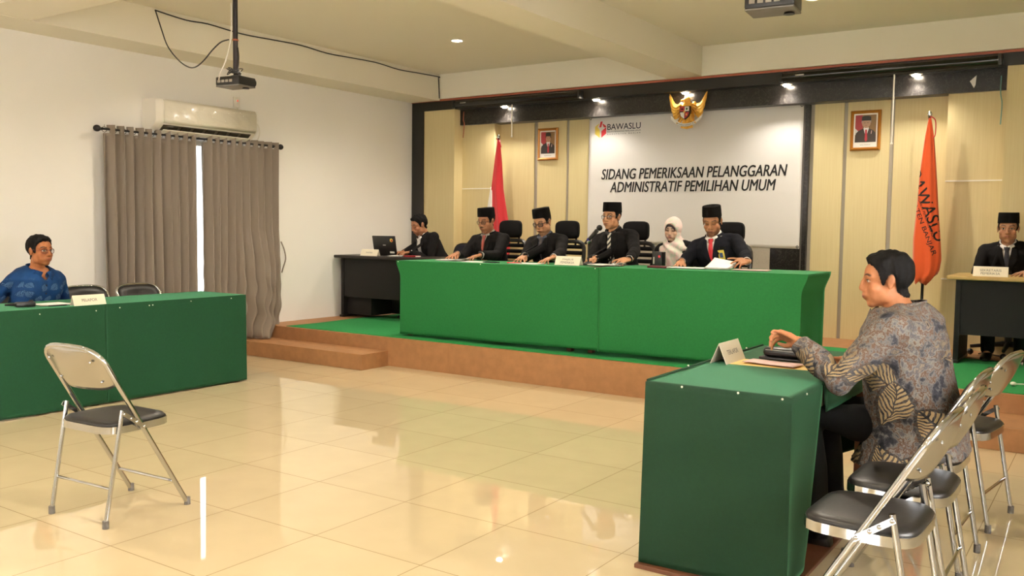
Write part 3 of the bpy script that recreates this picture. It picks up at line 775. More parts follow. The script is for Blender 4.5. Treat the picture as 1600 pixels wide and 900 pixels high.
# ------------------------------------------------------------------ portraits
def portrait(label, x, z, w, h, hair, skin, suit, tie, wide):
    t = thing('framed_portrait', label, 'picture', (x, 9.378, z), 0, 'framed portraits on the panelled wall')
    f = .03; M_FR = mat('gilt_frame', 'b8792c', .35, metal=.35); 
    fr = MB()
    o = [(-w/2, -h/2), (w/2, -h/2), (w/2, h/2), (-w/2, h/2)]; i = [(-w/2+f, -h/2+f), (w/2-f, -h/2+f), (w/2-f, h/2-f), (-w/2+f, h/2-f)]
    m_ = [(-w/2+f*.45, -h/2+f*.45), (w/2-f*.45, -h/2+f*.45), (w/2-f*.45, h/2-f*.45), (-w/2+f*.45, h/2-f*.45)]
    fr.rings([[(a, 0, c) for a, c in o], [(a, -.018, c) for a, c in o], [(a, -.03, c) for a, c in m_], [(a, -.016, c) for a, c in i], [(a, 0, c) for a, c in i]], cap=False)
    fr.build('frame', M_FR, t, smooth=False)
    MB().box(-w/2+f-.002, w/2-f+.002, -.01, -.002, -h/2+f-.002, h/2-f+.002).build('mat_board', M_PAPER, t, smooth=False)
    x0, x1, z0, z1 = -w/2+f+.014, w/2-f-.014, -h/2+f+.05, h/2-f-.014
    W, H_ = x1-x0, z1-z0; X = lambda u: x0+u*W; Z = lambda v: z0+v*H_
    def pp(name, uv, c, d): poly(name, [(X(a), Z(bb)) for a, bb in uv], mat('print_'+c, c, .5), t, -.0105-d*.0006, -.0099)
    pp('backdrop', [(0, 0), (1, 0), (1, 1), (0, 1)], '8a6a40', 0)
    pp('print_flag', [(0, .45), (.2, .38), (.36, .45), (.34, 1), (0, 1)], 'a8343a', 1)
    pp('print_flag', [(0, .28), (.25, .25), (.2, .38), (0, .52)], 'dcd8d4', 2)
    k = .04 if wide else 0
    pp('print_suit', [(0.02-k*.5, 0), (.98+k*.5, 0), (.97, .34), (.86, .43), (.66, .50), (.38, .50), (.16, .42), (.04, .33)], suit, 3)
    pp('print_shirt', [(.40, .50), (.53, .18), (.66, .50), (.62, .56), (.44, .56)], 'e9e5e1', 4)
    pp('print_tie', [(.49, .46), (.57, .46), (.60, .08), (.53, .02), (.47, .08)], tie, 5)
    pp('print_face', [(.53+(.17+k)*math.cos(a), .69+.155*math.sin(a)) for a in [2*PI*j/20 for j in range(20)]], skin, 6)
    pp('print_neck', [(.45, .52), (.61, .52), (.61, .62), (.45, .62)], skin, 5.5)
    pp('print_hair', [(.35-k, .80), (.345-k, .70), (.375-k, .72), (.39-k, .80)], hair, 7); pp('print_hair', [(.67+k, .80), (.685+k, .72), (.715+k, .70), (.71+k, .80)], hair, 7)
    pp('print_cap', [(.35-k, .79), (.71+k, .79), (.70+k, .93), (.62, .96), (.44, .96), (.36-k, .93)], '26241f', 8)
    for u in (.46, .60): pp('print_eye', [(u-.035, .70), (u+.035, .70), (u+.035, .715), (u-.035, .715)], '3a2b20', 8)
    pp('print_mouth', [(.48, .60), (.58, .60), (.57, .615), (.49, .615)], '8d5244', 8)
    pp('print_pin', [(.76, .3), (.79, .3), (.81, .42), (.78, .42)], 'd8b9b4', 8)
    place_text('caption', text_mesh('PRESIDEN RI' if not wide else 'WAKIL PRESIDEN RI', W*.5, .010), M_GREYINK, t, facing_south(0, -.0112, -h/2+f+.024))
    return t
portrait('narrower gilt framed portrait to the left of the banner, black cap and red tie', -5.832, 2.368, .285, .385, '2b211b', 'b98b6b', '2d2826', 'b02a30', False)
portrait('wider gilt framed portrait to the right of the banner, grey haired with black cap', -2.155, 2.355, .285, .39, 'a9a29a', 'b48f74', '3b2f28', 'b8303a', True)

# ------------------------------------------------------------------ projection screens on the header
def screen(label, x0, x1, xl, xc, zc):
    t = thing('projection_screen', label, 'projection screen', (x0, 9.0, 2.875), 0, 'rolled projection screens under the header'); L = x1-x0
    MB().tube([(.02, 0, 0), (L-.02, 0, 0)], .042, 18).build('casing', mat('black_gloss', '141313', .18), t)
    for s in (0, L-.03): MB().box(s, s+.03, -.05, .06, -.05, .048, bev=.008).build('end_cap', M_BLKPL, t)
    MB().box(.03, L-.03, -.012, .012, -.062, -.04).build('weight_bar', mat('black_gloss', '141313', .18), t, smooth=False)
    MB().box(xl-x0, xl-x0+.085, -.0445, -.038, .0, .012).build('label_strip', mat('label_grey', 'b9b4ab', .5), t, smooth=False)
    MB().tube([(xc-x0, -.02, -.06), (xc-x0, -.02, zc-2.875+.01)], .007, 8).build('pull_cord', M_WHITEPL, t)
    MB().ell((xc-x0, -.02, zc-2.875), (.012, .012, .014), u=10, v=8).build('cord_knob', M_WHITEPL, t)
screen('rolled black projection screen casing at the left end of the header', -6.99, -5.17, -6.862, -6.10, 2.44)
screen('rolled black projection screen casing at the right end of the header', -2.90, -.95, -2.74, -1.83, 2.18)
tag(MB().prism([(-1.225, 2.735), (-1.172, 2.785), (-1.178, 2.70), (-1.19, 2.672)], 9.192, 9.202).build('paper_scrap', M_PAPER, smooth=False), 'torn white sticker left on the black fascia above the orange flag', 'paper')
tag(MB().tube(smoothline([(-6.985, 9.199, 2.81), (-6.99, 9.198, 2.7), (-6.975, 9.198, 2.65), (-6.985, 9.19, 2.48)], 5), .006, 6).build('wire', mat('copper_wire', 'a8583c', .5)), 'thin reddish wire hanging from the left end of the black fascia', 'wire')
tag(MB().tube(smoothline([(-.97, 9.17, 2.76), (-.96, 9.07, 2.6), (-.945, 9.07, 2.5), (-.95, 9.07, 2.32)], 5), .005, 6).build('string', mat('teal_string', '6a9a93', .7)), 'pale teal string hanging beside the right cream pilaster', 'string')

# ------------------------------------------------------------------ flags
def flag(name, label, x, y, ztop, cloth, finial):
    t = thing(name, label, 'flag', (x, y, .281), 0)
    H0 = ztop-.281
    MB().lathe([(.16, 0), (.16, .015), (.06, .03), (.02, .05), (.018, .12), (.0, .12)], 24).build('stand', M_DKMETAL, t)
    MB().lathe([(.0, .05), (.0125, .05), (.0125, H0)], 12, cap=False).build('pole', M_DKMETAL, t)
    MB().ell((0, 0, H0+.015), (.02, .02, .028), u=12, v=8).build('finial', finial, t)
    return t
def drape(secs, seed, n=60):
    """secs: (z, xl, xr, depth); folded cross section"""
    rg = []
    for i, (z, xl, xr, d) in enumerate(secs):
        c, w = (xl+xr)/2, (xr-xl)/2; row = []
        for k in range(n):
            a = 2*PI*k/n
            f = 1+.16*math.sin(5*a+seed+z*.8)+.07*math.sin(9*a+seed*2-z)
            g = min(1, i/3)
            row.append((c+w*math.cos(a)*(1+.03*math.sin(a*7)*g), d*math.sin(a)*(1-g+g*f), z+(0 if i < len(secs)-2 else .02*math.sin(3*a+seed))))
        rg.append(row)
    return rg
def interp(secs, n):
    secs = [np.array(s) for s in secs]; z0, z1 = secs[0][0], secs[-1][0]; out = []
    zs = [s[0] for s in secs]
    for i in range(n+1):
        z = z0+(z1-z0)*i/n
        out.append(tuple(np.interp(-z, [-q for q in zs], [s[k] for s in secs]) for k in range(4)))
    return out
fl = flag('national_flag', 'furled red and white flag on a pole behind the man with the moustache', -6.27, 8.95, 2.42, None, M_CHROME)
zz = lambda z: z-.281
MB().rings(drape(interp([(zz(2.40), -.012, .022, .02), (zz(2.15), -.045, .05, .035), (zz(1.8), -.09, .075, .05), (zz(1.43), -.075, .15, .06), (zz(1.15), -.06, .18, .07), (zz(1.0), -.03, .17, .06)], 26), 1.0)).build('red_cloth', mat('flag_red', 'c4242c', .8, sheen=.3, bump=(9, .3)), fl, ang=180)
MB().rings(drape(interp([(zz(1.84), -.105, -.03, .03), (zz(1.6), -.145, -.01, .045), (zz(1.3), -.17, .0, .05), (zz(.95), -.18, .03, .05)], 18), 2.0)).build('white_cloth', M_WHITE, fl, ang=180)
MB().tube(smoothline([(-.02, -.02, zz(2.42)), (.04, -.03, zz(2.37)), (.06, -.03, zz(2.31))], 4), .006, 6).build('tie_cord', mat('flag_red', 'c4242c'), fl)
fo = flag('orange_flag', 'furled orange flag with black lettering, left of the secretary', -1.49, 8.85, 2.40, None, M_CHROME)
rg = drape(interp([(zz(2.385), -.008, .014, .016), (zz(2.2), -.035, .045, .03), (zz(1.9), -.062, .075, .045), (zz(1.6), -.075, .10, .05), (zz(1.3), -.095, .13, .055), (zz(1.12), -.092, .145, .06), (zz(1.0), -.08, .13, .055), (zz(.905), -.06, .04, .045)], 36), .4)
omesh = MB().rings(rg)
omesh.bm.normal_update(); bmesh.ops.recalc_face_normals(omesh.bm, faces=omesh.bm.faces)
obvh = BVHTree.FromBMesh(omesh.bm)
omesh.build('orange_cloth', mat('flag_orange', 'e2571f', .8, sheen=.3, bump=(9, .3)), fo, ang=180)
def flag_text(txt, cx, cz, w, h, ang, bold):
    me = text_mesh(txt, w, h, bold=bold)
    me.transform(Matrix.Translation((cx, -1, zz(cz))) @ Matrix.Rotation(PI/2, 4, 'X') @ Matrix.Rotation(math.radians(ang), 4, 'Z'))
    bm = bmesh.new(); bm.from_mesh(me); bmesh.ops.triangulate(bm, faces=bm.faces)
    bmesh.ops.subdivide_edges(bm, edges=bm.edges, cuts=2, use_grid_fill=True)
    bad = []
    for v in bm.verts:
        hit = obvh.ray_cast(Vector((v.co.x, -1, v.co.z)), Vector((0, 1, 0)))[0]
        if hit is None: bad.append(v)
        else: v.co.y = hit.y-.003
    bmesh.ops.delete(bm, geom=bad, context='VERTS')
    bm.to_mesh(me); bm.free(); link('lettering', me, M_INK, fo, smooth=False)
flag_text('BAWASLU', .022, 1.60, .66, .10, -68, .02)
flag_text('BADAN PENGAWAS PEMILIHAN UMUM', -.018, 1.57, .56, .02, -68, .0)
flag_text('KABUPATEN BANJAR', -.045, 1.50, .74, .05, -68, .005)
MB().tube(smoothline([(.0, -.01, zz(2.40)), (.05, -.02, zz(2.36)), (.055, -.02, zz(2.24)), (.04, -.03, zz(2.2))], 4), .005, 6).build('tie_cord', mat('flag_red', 'c4242c'), fo)
fr_ = MB()
for k in range(26): fr_.tube([(-.06+k*.0065, -.03, zz(.93+.0035*k)), (-.06+k*.0065+.003*math.sin(k), -.032, zz(.895+.0035*k))], .0018, 4)
fr_.build('fringe', mat('flag_orange', 'e2571f'), fo)

# ------------------------------------------------------------------ name cards (folded tents)
def tent(label, c, L, hb, h, rz, lines, sz=.022):
    """ridge along local X, lettering on the -Y face"""
    t = thing('name_card', label, 'name card', c, rz, 'folded name cards')
    MB().rings([[(x, -hb, 0), (x, 0, h), (x, hb, 0), (x, hb-.003, 0), (x, 0, h-.005), (x, -hb+.003, 0)] for x in (-L/2, L/2)]).build('card', mat('card_cream', 'ece3cc', .5), t, smooth=False)
    a = math.atan2(h, hb)
    for i, s in enumerate(lines):
        f = .5 if len(lines) == 1 else (.62, .30)[i]
        me = text_mesh(s, len(s)*sz*.78, sz)
        place_text('lettering', me, M_GREYINK, t, Matrix.Translation((0, -hb*(1-f)-.0012, h*f)) @ Matrix.Rotation(a, 4, 'X'))
    return t
tent('cream folded name card reading PELAPOR on the left table', (-6.32, 3.757, .752), .25, .03, .075, PI/2, ['PELAPOR'])
tent('cream folded name card reading MAJELIS PEMERIKSA on the stage table', (-4.06, 6.90, 1.034), .255, .035, .078, 0, ['MAJELIS', 'PEMERIKSA'], .02)
tent('cream folded name card reading SEKRETARIS PEMERIKSA on the light topped desk', (-.885, 8.28, 1.011), .255, .03, .08, 0, ['SEKRETARIS', 'PEMERIKSA'], .02)
tent('cream folded name card reading TERLAPOR on the right table', (-1.52, 4.08, .749), .25, .04, .095, PI/2, ['TERLAPOR'])
tent('white folded name card beside the laptop on the dark desk', (-7.18, 7.70, 1.011), .26, .03, .075, 0, ['PANITERA'], .016)

# ------------------------------------------------------------------ papers and small things
def sheetpile(name, label, cat, c, w, d, rz, n=3, m=M_PAPER, curl=0.0, group=None):
    b = MB(); rr = random.Random(int(w*1000+d*77+c[0]*13))
    for k in range(n):
        a = rr.uniform(-.05, .05); ox, oy = rr.uniform(-.006, .006), rr.uniform(-.006, .006); z = .001+k*.0022
        ca, sa = math.cos(a), math.sin(a)
        def fn(u, v, z=z, ca=ca, sa=sa, ox=ox, oy=oy, k=k):
            x, y = (u-.5)*w, (v-.5)*d
            return (x*ca-y*sa+ox, x*sa+y*ca+oy, z+curl*(k+1)/n*(max(0, u-.3)/.7)**2*math.sin(v*2+.5)+.0006*math.sin(u*9))
        b.grid(8, 8, fn)
    o = b.build(name, m, ang=180, solid=.0008); o.location = c; o.rotation_euler = (0, 0, rz)
    return tag(o, label, cat, group)
zt1, zt2 = 1.025, 1.041
sheetpile('paper_sheets', 'white paper sheets under the hands of the man with the moustache', 'papers', (-5.46, 7.08, zt1), .34, .24, -.1, 5, curl=.02)
sheetpile('paper_sheets', 'white papers lying flat between the two men left of the centre name card', 'papers', (-5.12, 6.98, zt1), .26, .2, .1, 2)
sheetpile('paper_sheets', 'white papers under the hands of the bowed man with thick glasses', 'papers', (-4.55, 7.0, zt1+.001), .30, .21, .05, 3)
sheetpile('paper_sheets', 'white papers in front of the man at the microphone', 'papers', (-3.72, 6.98, zt2), .27, .21, -.06, 4, curl=.02)
sheetpile('paper_sheets', 'white papers under the right hand of the man with the red tie', 'papers', (-2.98, 7.02, zt2+.001), .30, .2, .05, 3)
sheetpile('document_folder', 'pink and white document at the right end of the stage table', 'document', (-2.46, 7.06, zt2+.002), .28, .2, .1, 2, m=mat('pink_paper', 'ddb9b4', .6))
# stapled sheaf held up by the man with the red tie
b = MB()
for k in range(6):
    b.grid(10, 10, lambda u, v, k=k: ((u-.5)*.19+.015*v, .02+.18*v-.012*math.sin(u*PI)*v, .003+k*.0022+.055*v**1.3*(1+.08*k)-.030*u*v))
o = b.build('paper_sheaf', M_PAPER, ang=180, solid=.0008); o.location = (-2.725, 6.95, zt2+.001)
tag(o, 'thick white sheaf lifted open before the man with the red tie', 'papers')
nb = thing('notebook', 'dark red notebook at the front edge of the stage table before the woman', 'notebook', (-3.19, 6.90, zt2), .05)
MB().box(-.085, .085, -.05, .05, 0, .016, bev=.002).build('cover', mat('maroon_cover', '5e1a20', .45), nb); MB().box(-.082, .086, -.047, .047, .003, .013).build('pages', M_PAPER, nb, smooth=False)
bx_ = thing('desk_box', 'small black box with a red mark beside the woman in the pink headscarf', 'box', (-3.33, 7.2, zt2), 0)
MB().box(-.045, .045, -.04, .04, 0, .125, bev=.004).build('body', M_BLKPL, bx_)
MB().ell((.02, -.041, .085), (.012, .003, .012), u=12, v=6).build('mark', M_LRED, bx_)
MB().box(-.036, -.024, -.0415, -.039, .02, .08).build('stripe', mat('label_grey', 'b9b4ab', .5), bx_, smooth=False)
nb = thing('red_pen', 'red pen by the right hand of the bowed man with glasses', 'pen', (-4.66, 6.93, zt1+.008), .3)
MB().tube([(-.07, 0, 0), (.055, 0, 0)], .006, 8).build('barrel', M_LRED, nb); MB().tube([(.055, 0, 0), (.075, 0, 0)], [.006, .0015], 8).build('tip', M_BLKPL, nb)
ph = thing('phone', 'dark phone lying between two men on the left of the stage table', 'phone', (-4.93, 6.94, zt1), .1)
MB().box(-.075, .075, -.036, .036, 0, .009, bev=.003).build('body', M_BLKPL, ph); MB().box(-.068, .068, -.032, .032, .0085, .0095).build('display', mat('phone_glass', '23262c', .1), ph, smooth=False)
# microphone
mc = thing('desk_microphone', 'black microphone on a desk stand before the man looking aside', 'microphone', (-3.985, 7.12, zt2-.008), 0)
MB().lathe([(.075, 0), (.075, .012), (.03, .022), (.012, .03), (.0, .03)], 24).build('stand_base', M_BLKPL, mc)
MB().tube([(0, 0, .02), (0, 0, .21)], .008, 10).build('stand_pole', M_DKMETAL, mc)
MB().tube([(-.01, 0, .20), (.01, 0, .22)], .016, 10).build('clip', M_CHROME, mc)
MB().tube([(-.035, .0, .19), (.02, .0, .245), (.085, .0, .31)], [.013, .016, .02], 12).build('handle', M_BLKPL, mc)
MB().tube([(-.005, 0, .221), (.005, 0, .231)], .0185, 12).build('band', mat('blue_band', '2a2f9a', .4), mc)
MB().ell((.108, 0, .333), (.027, .027, .027), u=14, v=10).build('grille', mat('mic_grille', '242323', .5, metal=.6), mc)

# laptop on the dark desk
lp = thing('laptop', 'open black laptop with a round sticker, its back to the room', 'laptop', (-7.15, 7.94, 1.012), .08)
MB().box(-.165, .165, .0, .23, 0, .022, bev=.004).build('keyboard_base', M_BLKPL, lp)
MB().box(-.15, .15, .05, .15, .0215, .024).build('keys', mat('key_black', '0e0e0f', .6), lp, smooth=False)
lid = Matrix.Rotation(math.radians(12), 4, 'X')
sc = MB().box(-.165, .165, -.012, .0, .01, .235, bev=.004, M=lid).build('lid', mat('laptop_lid', '211d1c', .35), lp)
MB().box(-.15, .15, -.0005, .001, .025, .22, M=lid).build('display', mat('laptop_display', 'aab6c2', .3, emit='b4c2d0', estr=.6), lp, smooth=False)
MB().lathe([(.0, 0), (.022, 0), (.022, .0015), (.0, .0015)], 18, M=lid @ Matrix.Translation((.11, -.012, .185)) @ Matrix.Rotation(PI/2, 4, 'X')).build('sticker', M_LYEL, lp)
MB().lathe([(.0, .0016), (.012, .0016), (.012, .0025), (.0, .0025)], 14, M=lid @ Matrix.Translation((.116, -.012, .18)) @ Matrix.Rotation(PI/2, 4, 'X')).build('sticker', M_LRED, lp)
MB().box(.07, .135, -.0135, -.0118, .03, .052, M=lid).build('label_strip', M_PAPER, lp, smooth=False)
MB().box(-.02, .02, -.0135, -.0118, .122, .130, M=lid).build('badge', mat('label_grey', 'b9b4ab', .5), lp, smooth=False)
sheetpile('paper_pad', 'white note pad on the dark desk next to the laptop', 'note pad', (-6.83, 7.76, 1.012), .17, .12, 0, 6)
nb = thing('notebook', 'small red book on the dark desk before the clerk', 'book', (-6.62, 7.78, 1.012), .05)
MB().box(-.085, .085, -.05, .05, 0, .016, bev=.002).build('cover', mat('red_cover', '8f1f25', .45), nb); MB().box(-.082, .086, -.047, .047, .003, .013).build('pages', M_PAPER, nb, smooth=False)

# things on the left table
sheetpile('paper_sheets', 'white sheets before the man in blue on the left table', 'papers', (-6.5, 3.59, .753), .19, .2, .1, 4)
wt = thing('radio_handset', 'black hand radio lying on the left table before the man in blue', 'radio', (-6.46, 3.37, .754), 1.35)
MB().box(-.07, .06, -.03, .03, 0, .036, bev=.01).build('body', M_BLKPL, wt); MB().tube([(-.06, .015, .02), (-.13, .02, .018)], [.012, .007], 8).build('antenna', M_BLKPL, wt)
MB().ell((.035, 0, .036), (.018, .022, .012), u=12, v=8).build('knob', M_DKMETAL, wt)
for k, (y, a, lab) in enumerate(((3.50, 1.2, 'silver pen beside the radio on the left table'), (3.55, 1.45, 'slim dark pen nearest the table edge beside the white sheets'))):
    p = thing('pen', lab, 'pen', (-6.38+.02*k, y, .759), a); MB().tube([(-.065, 0, 0), (.055, 0, 0)], .0045, 8).build('barrel', M_CHROME if k == 0 else M_DKMETAL, p); MB().tube([(.055, 0, 0), (.07, 0, 0)], [.0045, .001], 8).build('tip', M_DKMETAL, p)
# things on the right table
en = thing('envelope', 'yellow brown envelope under a pink sheet on the right table', 'envelope', (-1.295, 4.12, .749), 0)
MB().prism([(-.19, -.075), (.165, -.105), (.20, -.04), (.20, .09), (-.19, .13)], 0, .006, M=Matrix.Rotation(PI/2, 4, 'X') @ Matrix.Translation((0, -.006, 0))).build('envelope_body', mat('manila', 'dcb869', .6), en, smooth=False)
sheetpile('pink_sheet', 'pale pink printed sheet lying on the manila envelope', 'paper', (-1.31, 4.09, .7555), .25, .12, -.12, 2, m=mat('pink_paper', 'ddb9b4', .6))
gc = thing('glasses_case', 'rounded black case on the envelope in front of the batik man', 'case', (-1.30, 4.20, .760), -.05)
MB().box(-.1, .1, -.04, .05, 0, .012, bev=.003).build('tray', M_BLKPL, gc)
MB().box(-.088, .088, -.035, .04, .012, .058, bev=.022, seg=4).build('case_body', mat('case_leather', '141313', .3), gc)
MB().box(-.07, .07, -.036, -.0345, .044, .048).build('zip', mat('zip_grey', '8f8b86', .3, metal=.8), gc, smooth=False)

# cables on the stage floor at the right
b = MB(); rr = random.Random(9)
b.tube(smoothline([(-1.02+.5*t_+.03*rr.uniform(-1, 1), 9.0+.12*rr.uniform(-1, 1), .288) for t_ in [k/9 for k in range(10)]], 5), .006, 6)
tag(b.build('floor_cable', M_BLKPL), 'tangled black cable on the stage floor under the light topped desk', 'cable')
b = MB().tube(smoothline([(-.585, 7.27, .297), (-.5, 7.31, .295), (-.35, 7.28, .293), (-.1, 7.35, .293)], 6), .005, 6).ell((-.6, 7.268, .298), (.022, .018, .014), u=10, v=8)
tag(b.build('plug_lead', M_WHITEPL), 'white plug lead on the green carpet at the right edge', 'cord')
# ------------------------------------------------------------------ people
from mathutils import noise as mnoise
def smoothstep(x): x = np.clip(x, 0, 1); return x*x*(3-2*x)
class Clay(MB):
    def limb(s, pts, rads, seg=14):
        for i, (p, r) in enumerate(zip(pts, rads)):
            s.ell(p, (r, r, r), u=14, v=10)
        s.tube(pts, list(rads), seg); return s
    def fuse(s, voxel, smooth=4):
        bmesh.ops.recalc_face_normals(s.bm, faces=s.bm.faces)
        me = bpy.data.meshes.new('clay'); s.bm.to_mesh(me); s.bm.free()
        ob = bpy.data.objects.new('clay', me); COL.objects.link(ob)
        r = ob.modifiers.new('r', 'REMESH'); r.mode = 'VOXEL'; r.voxel_size = voxel
        if smooth:
            m = ob.modifiers.new('s', 'SMOOTH'); m.factor = .5; m.iterations = smooth
        dg = bpy.context.evaluated_depsgraph_get()
        out = bpy.data.meshes.new_from_object(ob.evaluated_get(dg))
        bpy.data.objects.remove(ob); bpy.data.meshes.remove(me)
        out.polygons.foreach_set('use_smooth', [True]*len(out.polygons))
        return out
def coords(me):
    a = np.empty(len(me.vertices)*3); me.vertices.foreach_get('co', a); return a.reshape(-1, 3)
def xf(M, a):
    M = np.array(M); return a @ M[:3, :3].T + M[:3, 3]
def cut(me, kill):
    bm = bmesh.new(); bm.from_mesh(me); bm.verts.ensure_lookup_table()
    bmesh.ops.delete(bm, geom=[bm.verts[i] for i in np.nonzero(kill)[0]], context='VERTS')
    bv = [v for v in bm.verts if v.is_boundary]
    for _ in range(6):                   # even out the cut edge
        new = {}
        for v in bv:
            nb = [e.other_vert(v) for e in v.link_edges if e.is_boundary]
            if len(nb) == 2: new[v] = v.co*.4+(nb[0].co+nb[1].co)*.3
        for v, c_ in new.items(): v.co = c_
    bm.to_mesh(me); bm.free(); return me
def skin_material():
    m = bpy.data.materials.new('skin'); m.use_nodes = True; nt = m.node_tree; b = nt.nodes['Principled BSDF']
    a = nt.nodes.new('ShaderNodeVertexColor'); a.layer_name = 'tone'
    n = nt.nodes.new('ShaderNodeTexNoise'); n.inputs['Scale'].default_value = 60
    mx = nt.nodes.new('ShaderNodeMix'); mx.data_type = 'RGBA'; mx.blend_type = 'SOFT_LIGHT'; mx.inputs['Factor'].default_value = .25
    nt.links.new(a.outputs['Color'], mx.inputs['A']); nt.links.new(n.outputs['Fac'], mx.inputs['B'])
    nt.links.new(mx.outputs['Result'], b.inputs['Base Color'])
    b.inputs['Roughness'].default_value = .5; b.inputs['Subsurface Weight'].default_value = .0
    b.inputs['Specular IOR Level'].default_value = .35
    return m
M_SKIN = skin_material()
M_HAIR = mat('black_hair', '0a0808', .75, spec=.2, bump=(110, .22))
M_PECI = mat('black_velvet', '0a0909', .95, spec=.15)
M_SUIT = mat('black_suit', '121011', .88, spec=.2, bump=(150, .1))
M_SUIT2 = mat('navy_suit', '13141c', .88, spec=.2, bump=(150, .1))
M_TROU = mat('black_trousers', '0e0d0e', .9, spec=.2)
M_SHOE = mat('black_shoe', '100f0f', .3)
M_SHIRT = mat('white_shirt', 'e6e0da', .8)
M_LENS = bpy.data.materials.new('lens'); M_LENS.use_nodes = True
_nt = M_LENS.node_tree; _nt.nodes.clear()
_o = _nt.nodes.new('ShaderNodeOutputMaterial'); _m = _nt.nodes.new('ShaderNodeMixShader'); _t = _nt.nodes.new('ShaderNodeBsdfTransparent'); _g = _nt.nodes.new('ShaderNodeBsdfGlossy')
_g.inputs['Roughness'].default_value = .05; _m.inputs['Fac'].default_value = .07; _t.inputs['Color'].default_value = (.92, .92, .93, 1)
_nt.links.new(_t.outputs[0], _m.inputs[1]); _nt.links.new(_g.outputs[0], _m.inputs[2]); _nt.links.new(_m.outputs[0], _o.inputs['Surface'])

def batik(name, stops, scale, cells, axes, leaf, zr, freq):
    """mottled dyed cloth; in every cell lies one fern spray (stripes slanting off a stem)"""
    m = bpy.data.materials.new(name); m.use_nodes = True; nt = m.node_tree; b = nt.nodes['Principled BSDF']; N = nt.nodes.new; Lk = nt.links.new
    def mth(op, a, c=None, d=None, clamp=False):
        n = N('ShaderNodeMath'); n.operation = op; n.use_clamp = clamp
        for i, q in enumerate((a, c, d)):
            if q is None: continue
            if isinstance(q, (int, float)): n.inputs[i].default_value = q
            else: Lk(q, n.inputs[i])
        return n.outputs[0]
    tc = N('ShaderNodeTexCoord'); sep = N('ShaderNodeSeparateXYZ'); Lk(tc.outputs['Object'], sep.inputs[0])
    n = N('ShaderNodeTexNoise'); n.inputs['Scale'].default_value = scale; n.inputs['Detail'].default_value = 6; n.inputs['Roughness'].default_value = .65; n.inputs['Distortion'].default_value = .25
    Lk(tc.outputs['Object'], n.inputs['Vector']); r = ramp(nt, stops); Lk(n.outputs['Fac'], r.inputs['Fac'])
    cmb = N('ShaderNodeCombineXYZ'); Lk(sep.outputs[axes[0]], cmb.inputs[0]); Lk(sep.outputs[axes[1]], cmb.inputs[1])
    v = N('ShaderNodeTexVoronoi'); v.voronoi_dimensions = '2D'; v.inputs['Scale'].default_value = cells; v.inputs['Randomness'].default_value = .7; Lk(cmb.outputs[0], v.inputs['Vector'])
    sc = N('ShaderNodeVectorMath'); sc.operation = 'SUBTRACT'; Lk(cmb.outputs[0], sc.inputs[0]); Lk(v.outputs['Position'], sc.inputs[1])
    wn = N('ShaderNodeTexNoise'); wn.inputs['Scale'].default_value = 16; Lk(tc.outputs['Object'], wn.inputs['Vector'])
    wv = N('ShaderNodeVectorMath'); wv.operation = 'MULTIPLY_ADD'; Lk(wn.outputs['Color'], wv.inputs[0]); wv.inputs[1].default_value = (.035, .035, 0); Lk(sc.outputs[0], wv.inputs[2])
    s2 = N('ShaderNodeSeparateXYZ'); Lk(wv.outputs[0], s2.inputs[0])
    sx, sy = mth('MULTIPLY', s2.outputs[0], cells), mth('MULTIPLY', s2.outputs[1], cells)
    cr = N('ShaderNodeSeparateColor'); Lk(v.outputs['Color'], cr.inputs[0])
    ang = mth('MULTIPLY_ADD', cr.outputs[0], 2.6, -1.3); ca, sa = mth('COSINE', ang), mth('SINE', ang)
    lx = mth('SUBTRACT', mth('MULTIPLY', sx, ca), mth('MULTIPLY', sy, sa)); ly = mth('ADD', mth('MULTIPLY', sx, sa), mth('MULTIPLY', sy, ca))
    lx = mth('SUBTRACT', lx, mth('MULTIPLY', mth('MULTIPLY', ly, ly), .7))
    al = mth('ABSOLUTE', lx)
    wid = mth('MULTIPLY', mth('SUBTRACT', 1.0, mth('MULTIPLY', mth('MULTIPLY', ly, ly), 4.2)), .34)
    ins = mth('GREATER_THAN', wid, al); shade = mth('GREATER_THAN', mth('ADD', wid, .09), al)
    ph = mth('MULTIPLY', mth('SUBTRACT', ly, mth('MULTIPLY', al, .9)), freq)
    st = mth('GREATER_THAN', mth('SINE', ph), -.15)
    stem = mth('GREATER_THAN', al, .018)
    f = mth('MULTIPLY', mth('MULTIPLY', ins, st), stem)
    mr = N('ShaderNodeMapRange'); mr.inputs['From Min'].default_value = zr[0]; mr.inputs['From Max'].default_value = zr[1]; Lk(sep.outputs['Z'], mr.inputs['Value'])
    nz = N('ShaderNodeTexNoise'); nz.inputs['Scale'].default_value = 30; Lk(tc.outputs['Object'], nz.inputs['Vector'])
    f = mth('MULTIPLY', mth('MULTIPLY', f, mr.outputs['Result']), mth('MULTIPLY_ADD', nz.outputs['Fac'], .7, .45, clamp=True))
    m0 = N('ShaderNodeMix'); m0.data_type = 'RGBA'; m0.inputs['B'].default_value = srgb(stops[0][1]); Lk(mth('MULTIPLY', mth('MULTIPLY', shade, mr.outputs['Result']), .6), m0.inputs['Factor']); Lk(r.outputs['Color'], m0.inputs['A'])
    mx = N('ShaderNodeMix'); mx.data_type = 'RGBA'; mx.inputs['B'].default_value = srgb(leaf); Lk(f, mx.inputs['Factor']); Lk(m0.outputs['Result'], mx.inputs['A'])
    Lk(mx.outputs['Result'], b.inputs['Base Color']); b.inputs['Roughness'].default_value = .8; b.inputs['Specular IOR Level'].default_value = .2
    return m
M_BATIK = batik('brown_batik', [(.30, '14151b'), (.40, '3a3a41'), (.46, '74716e'), (.50, '57371f'), (.54, '85817c'), (.60, '4b4a50'), (.66, '8a7c6c'), (.74, '1f2027')], 15, 5.2, ('Y', 'Z'), 'b09871', (.95, .80), 62)
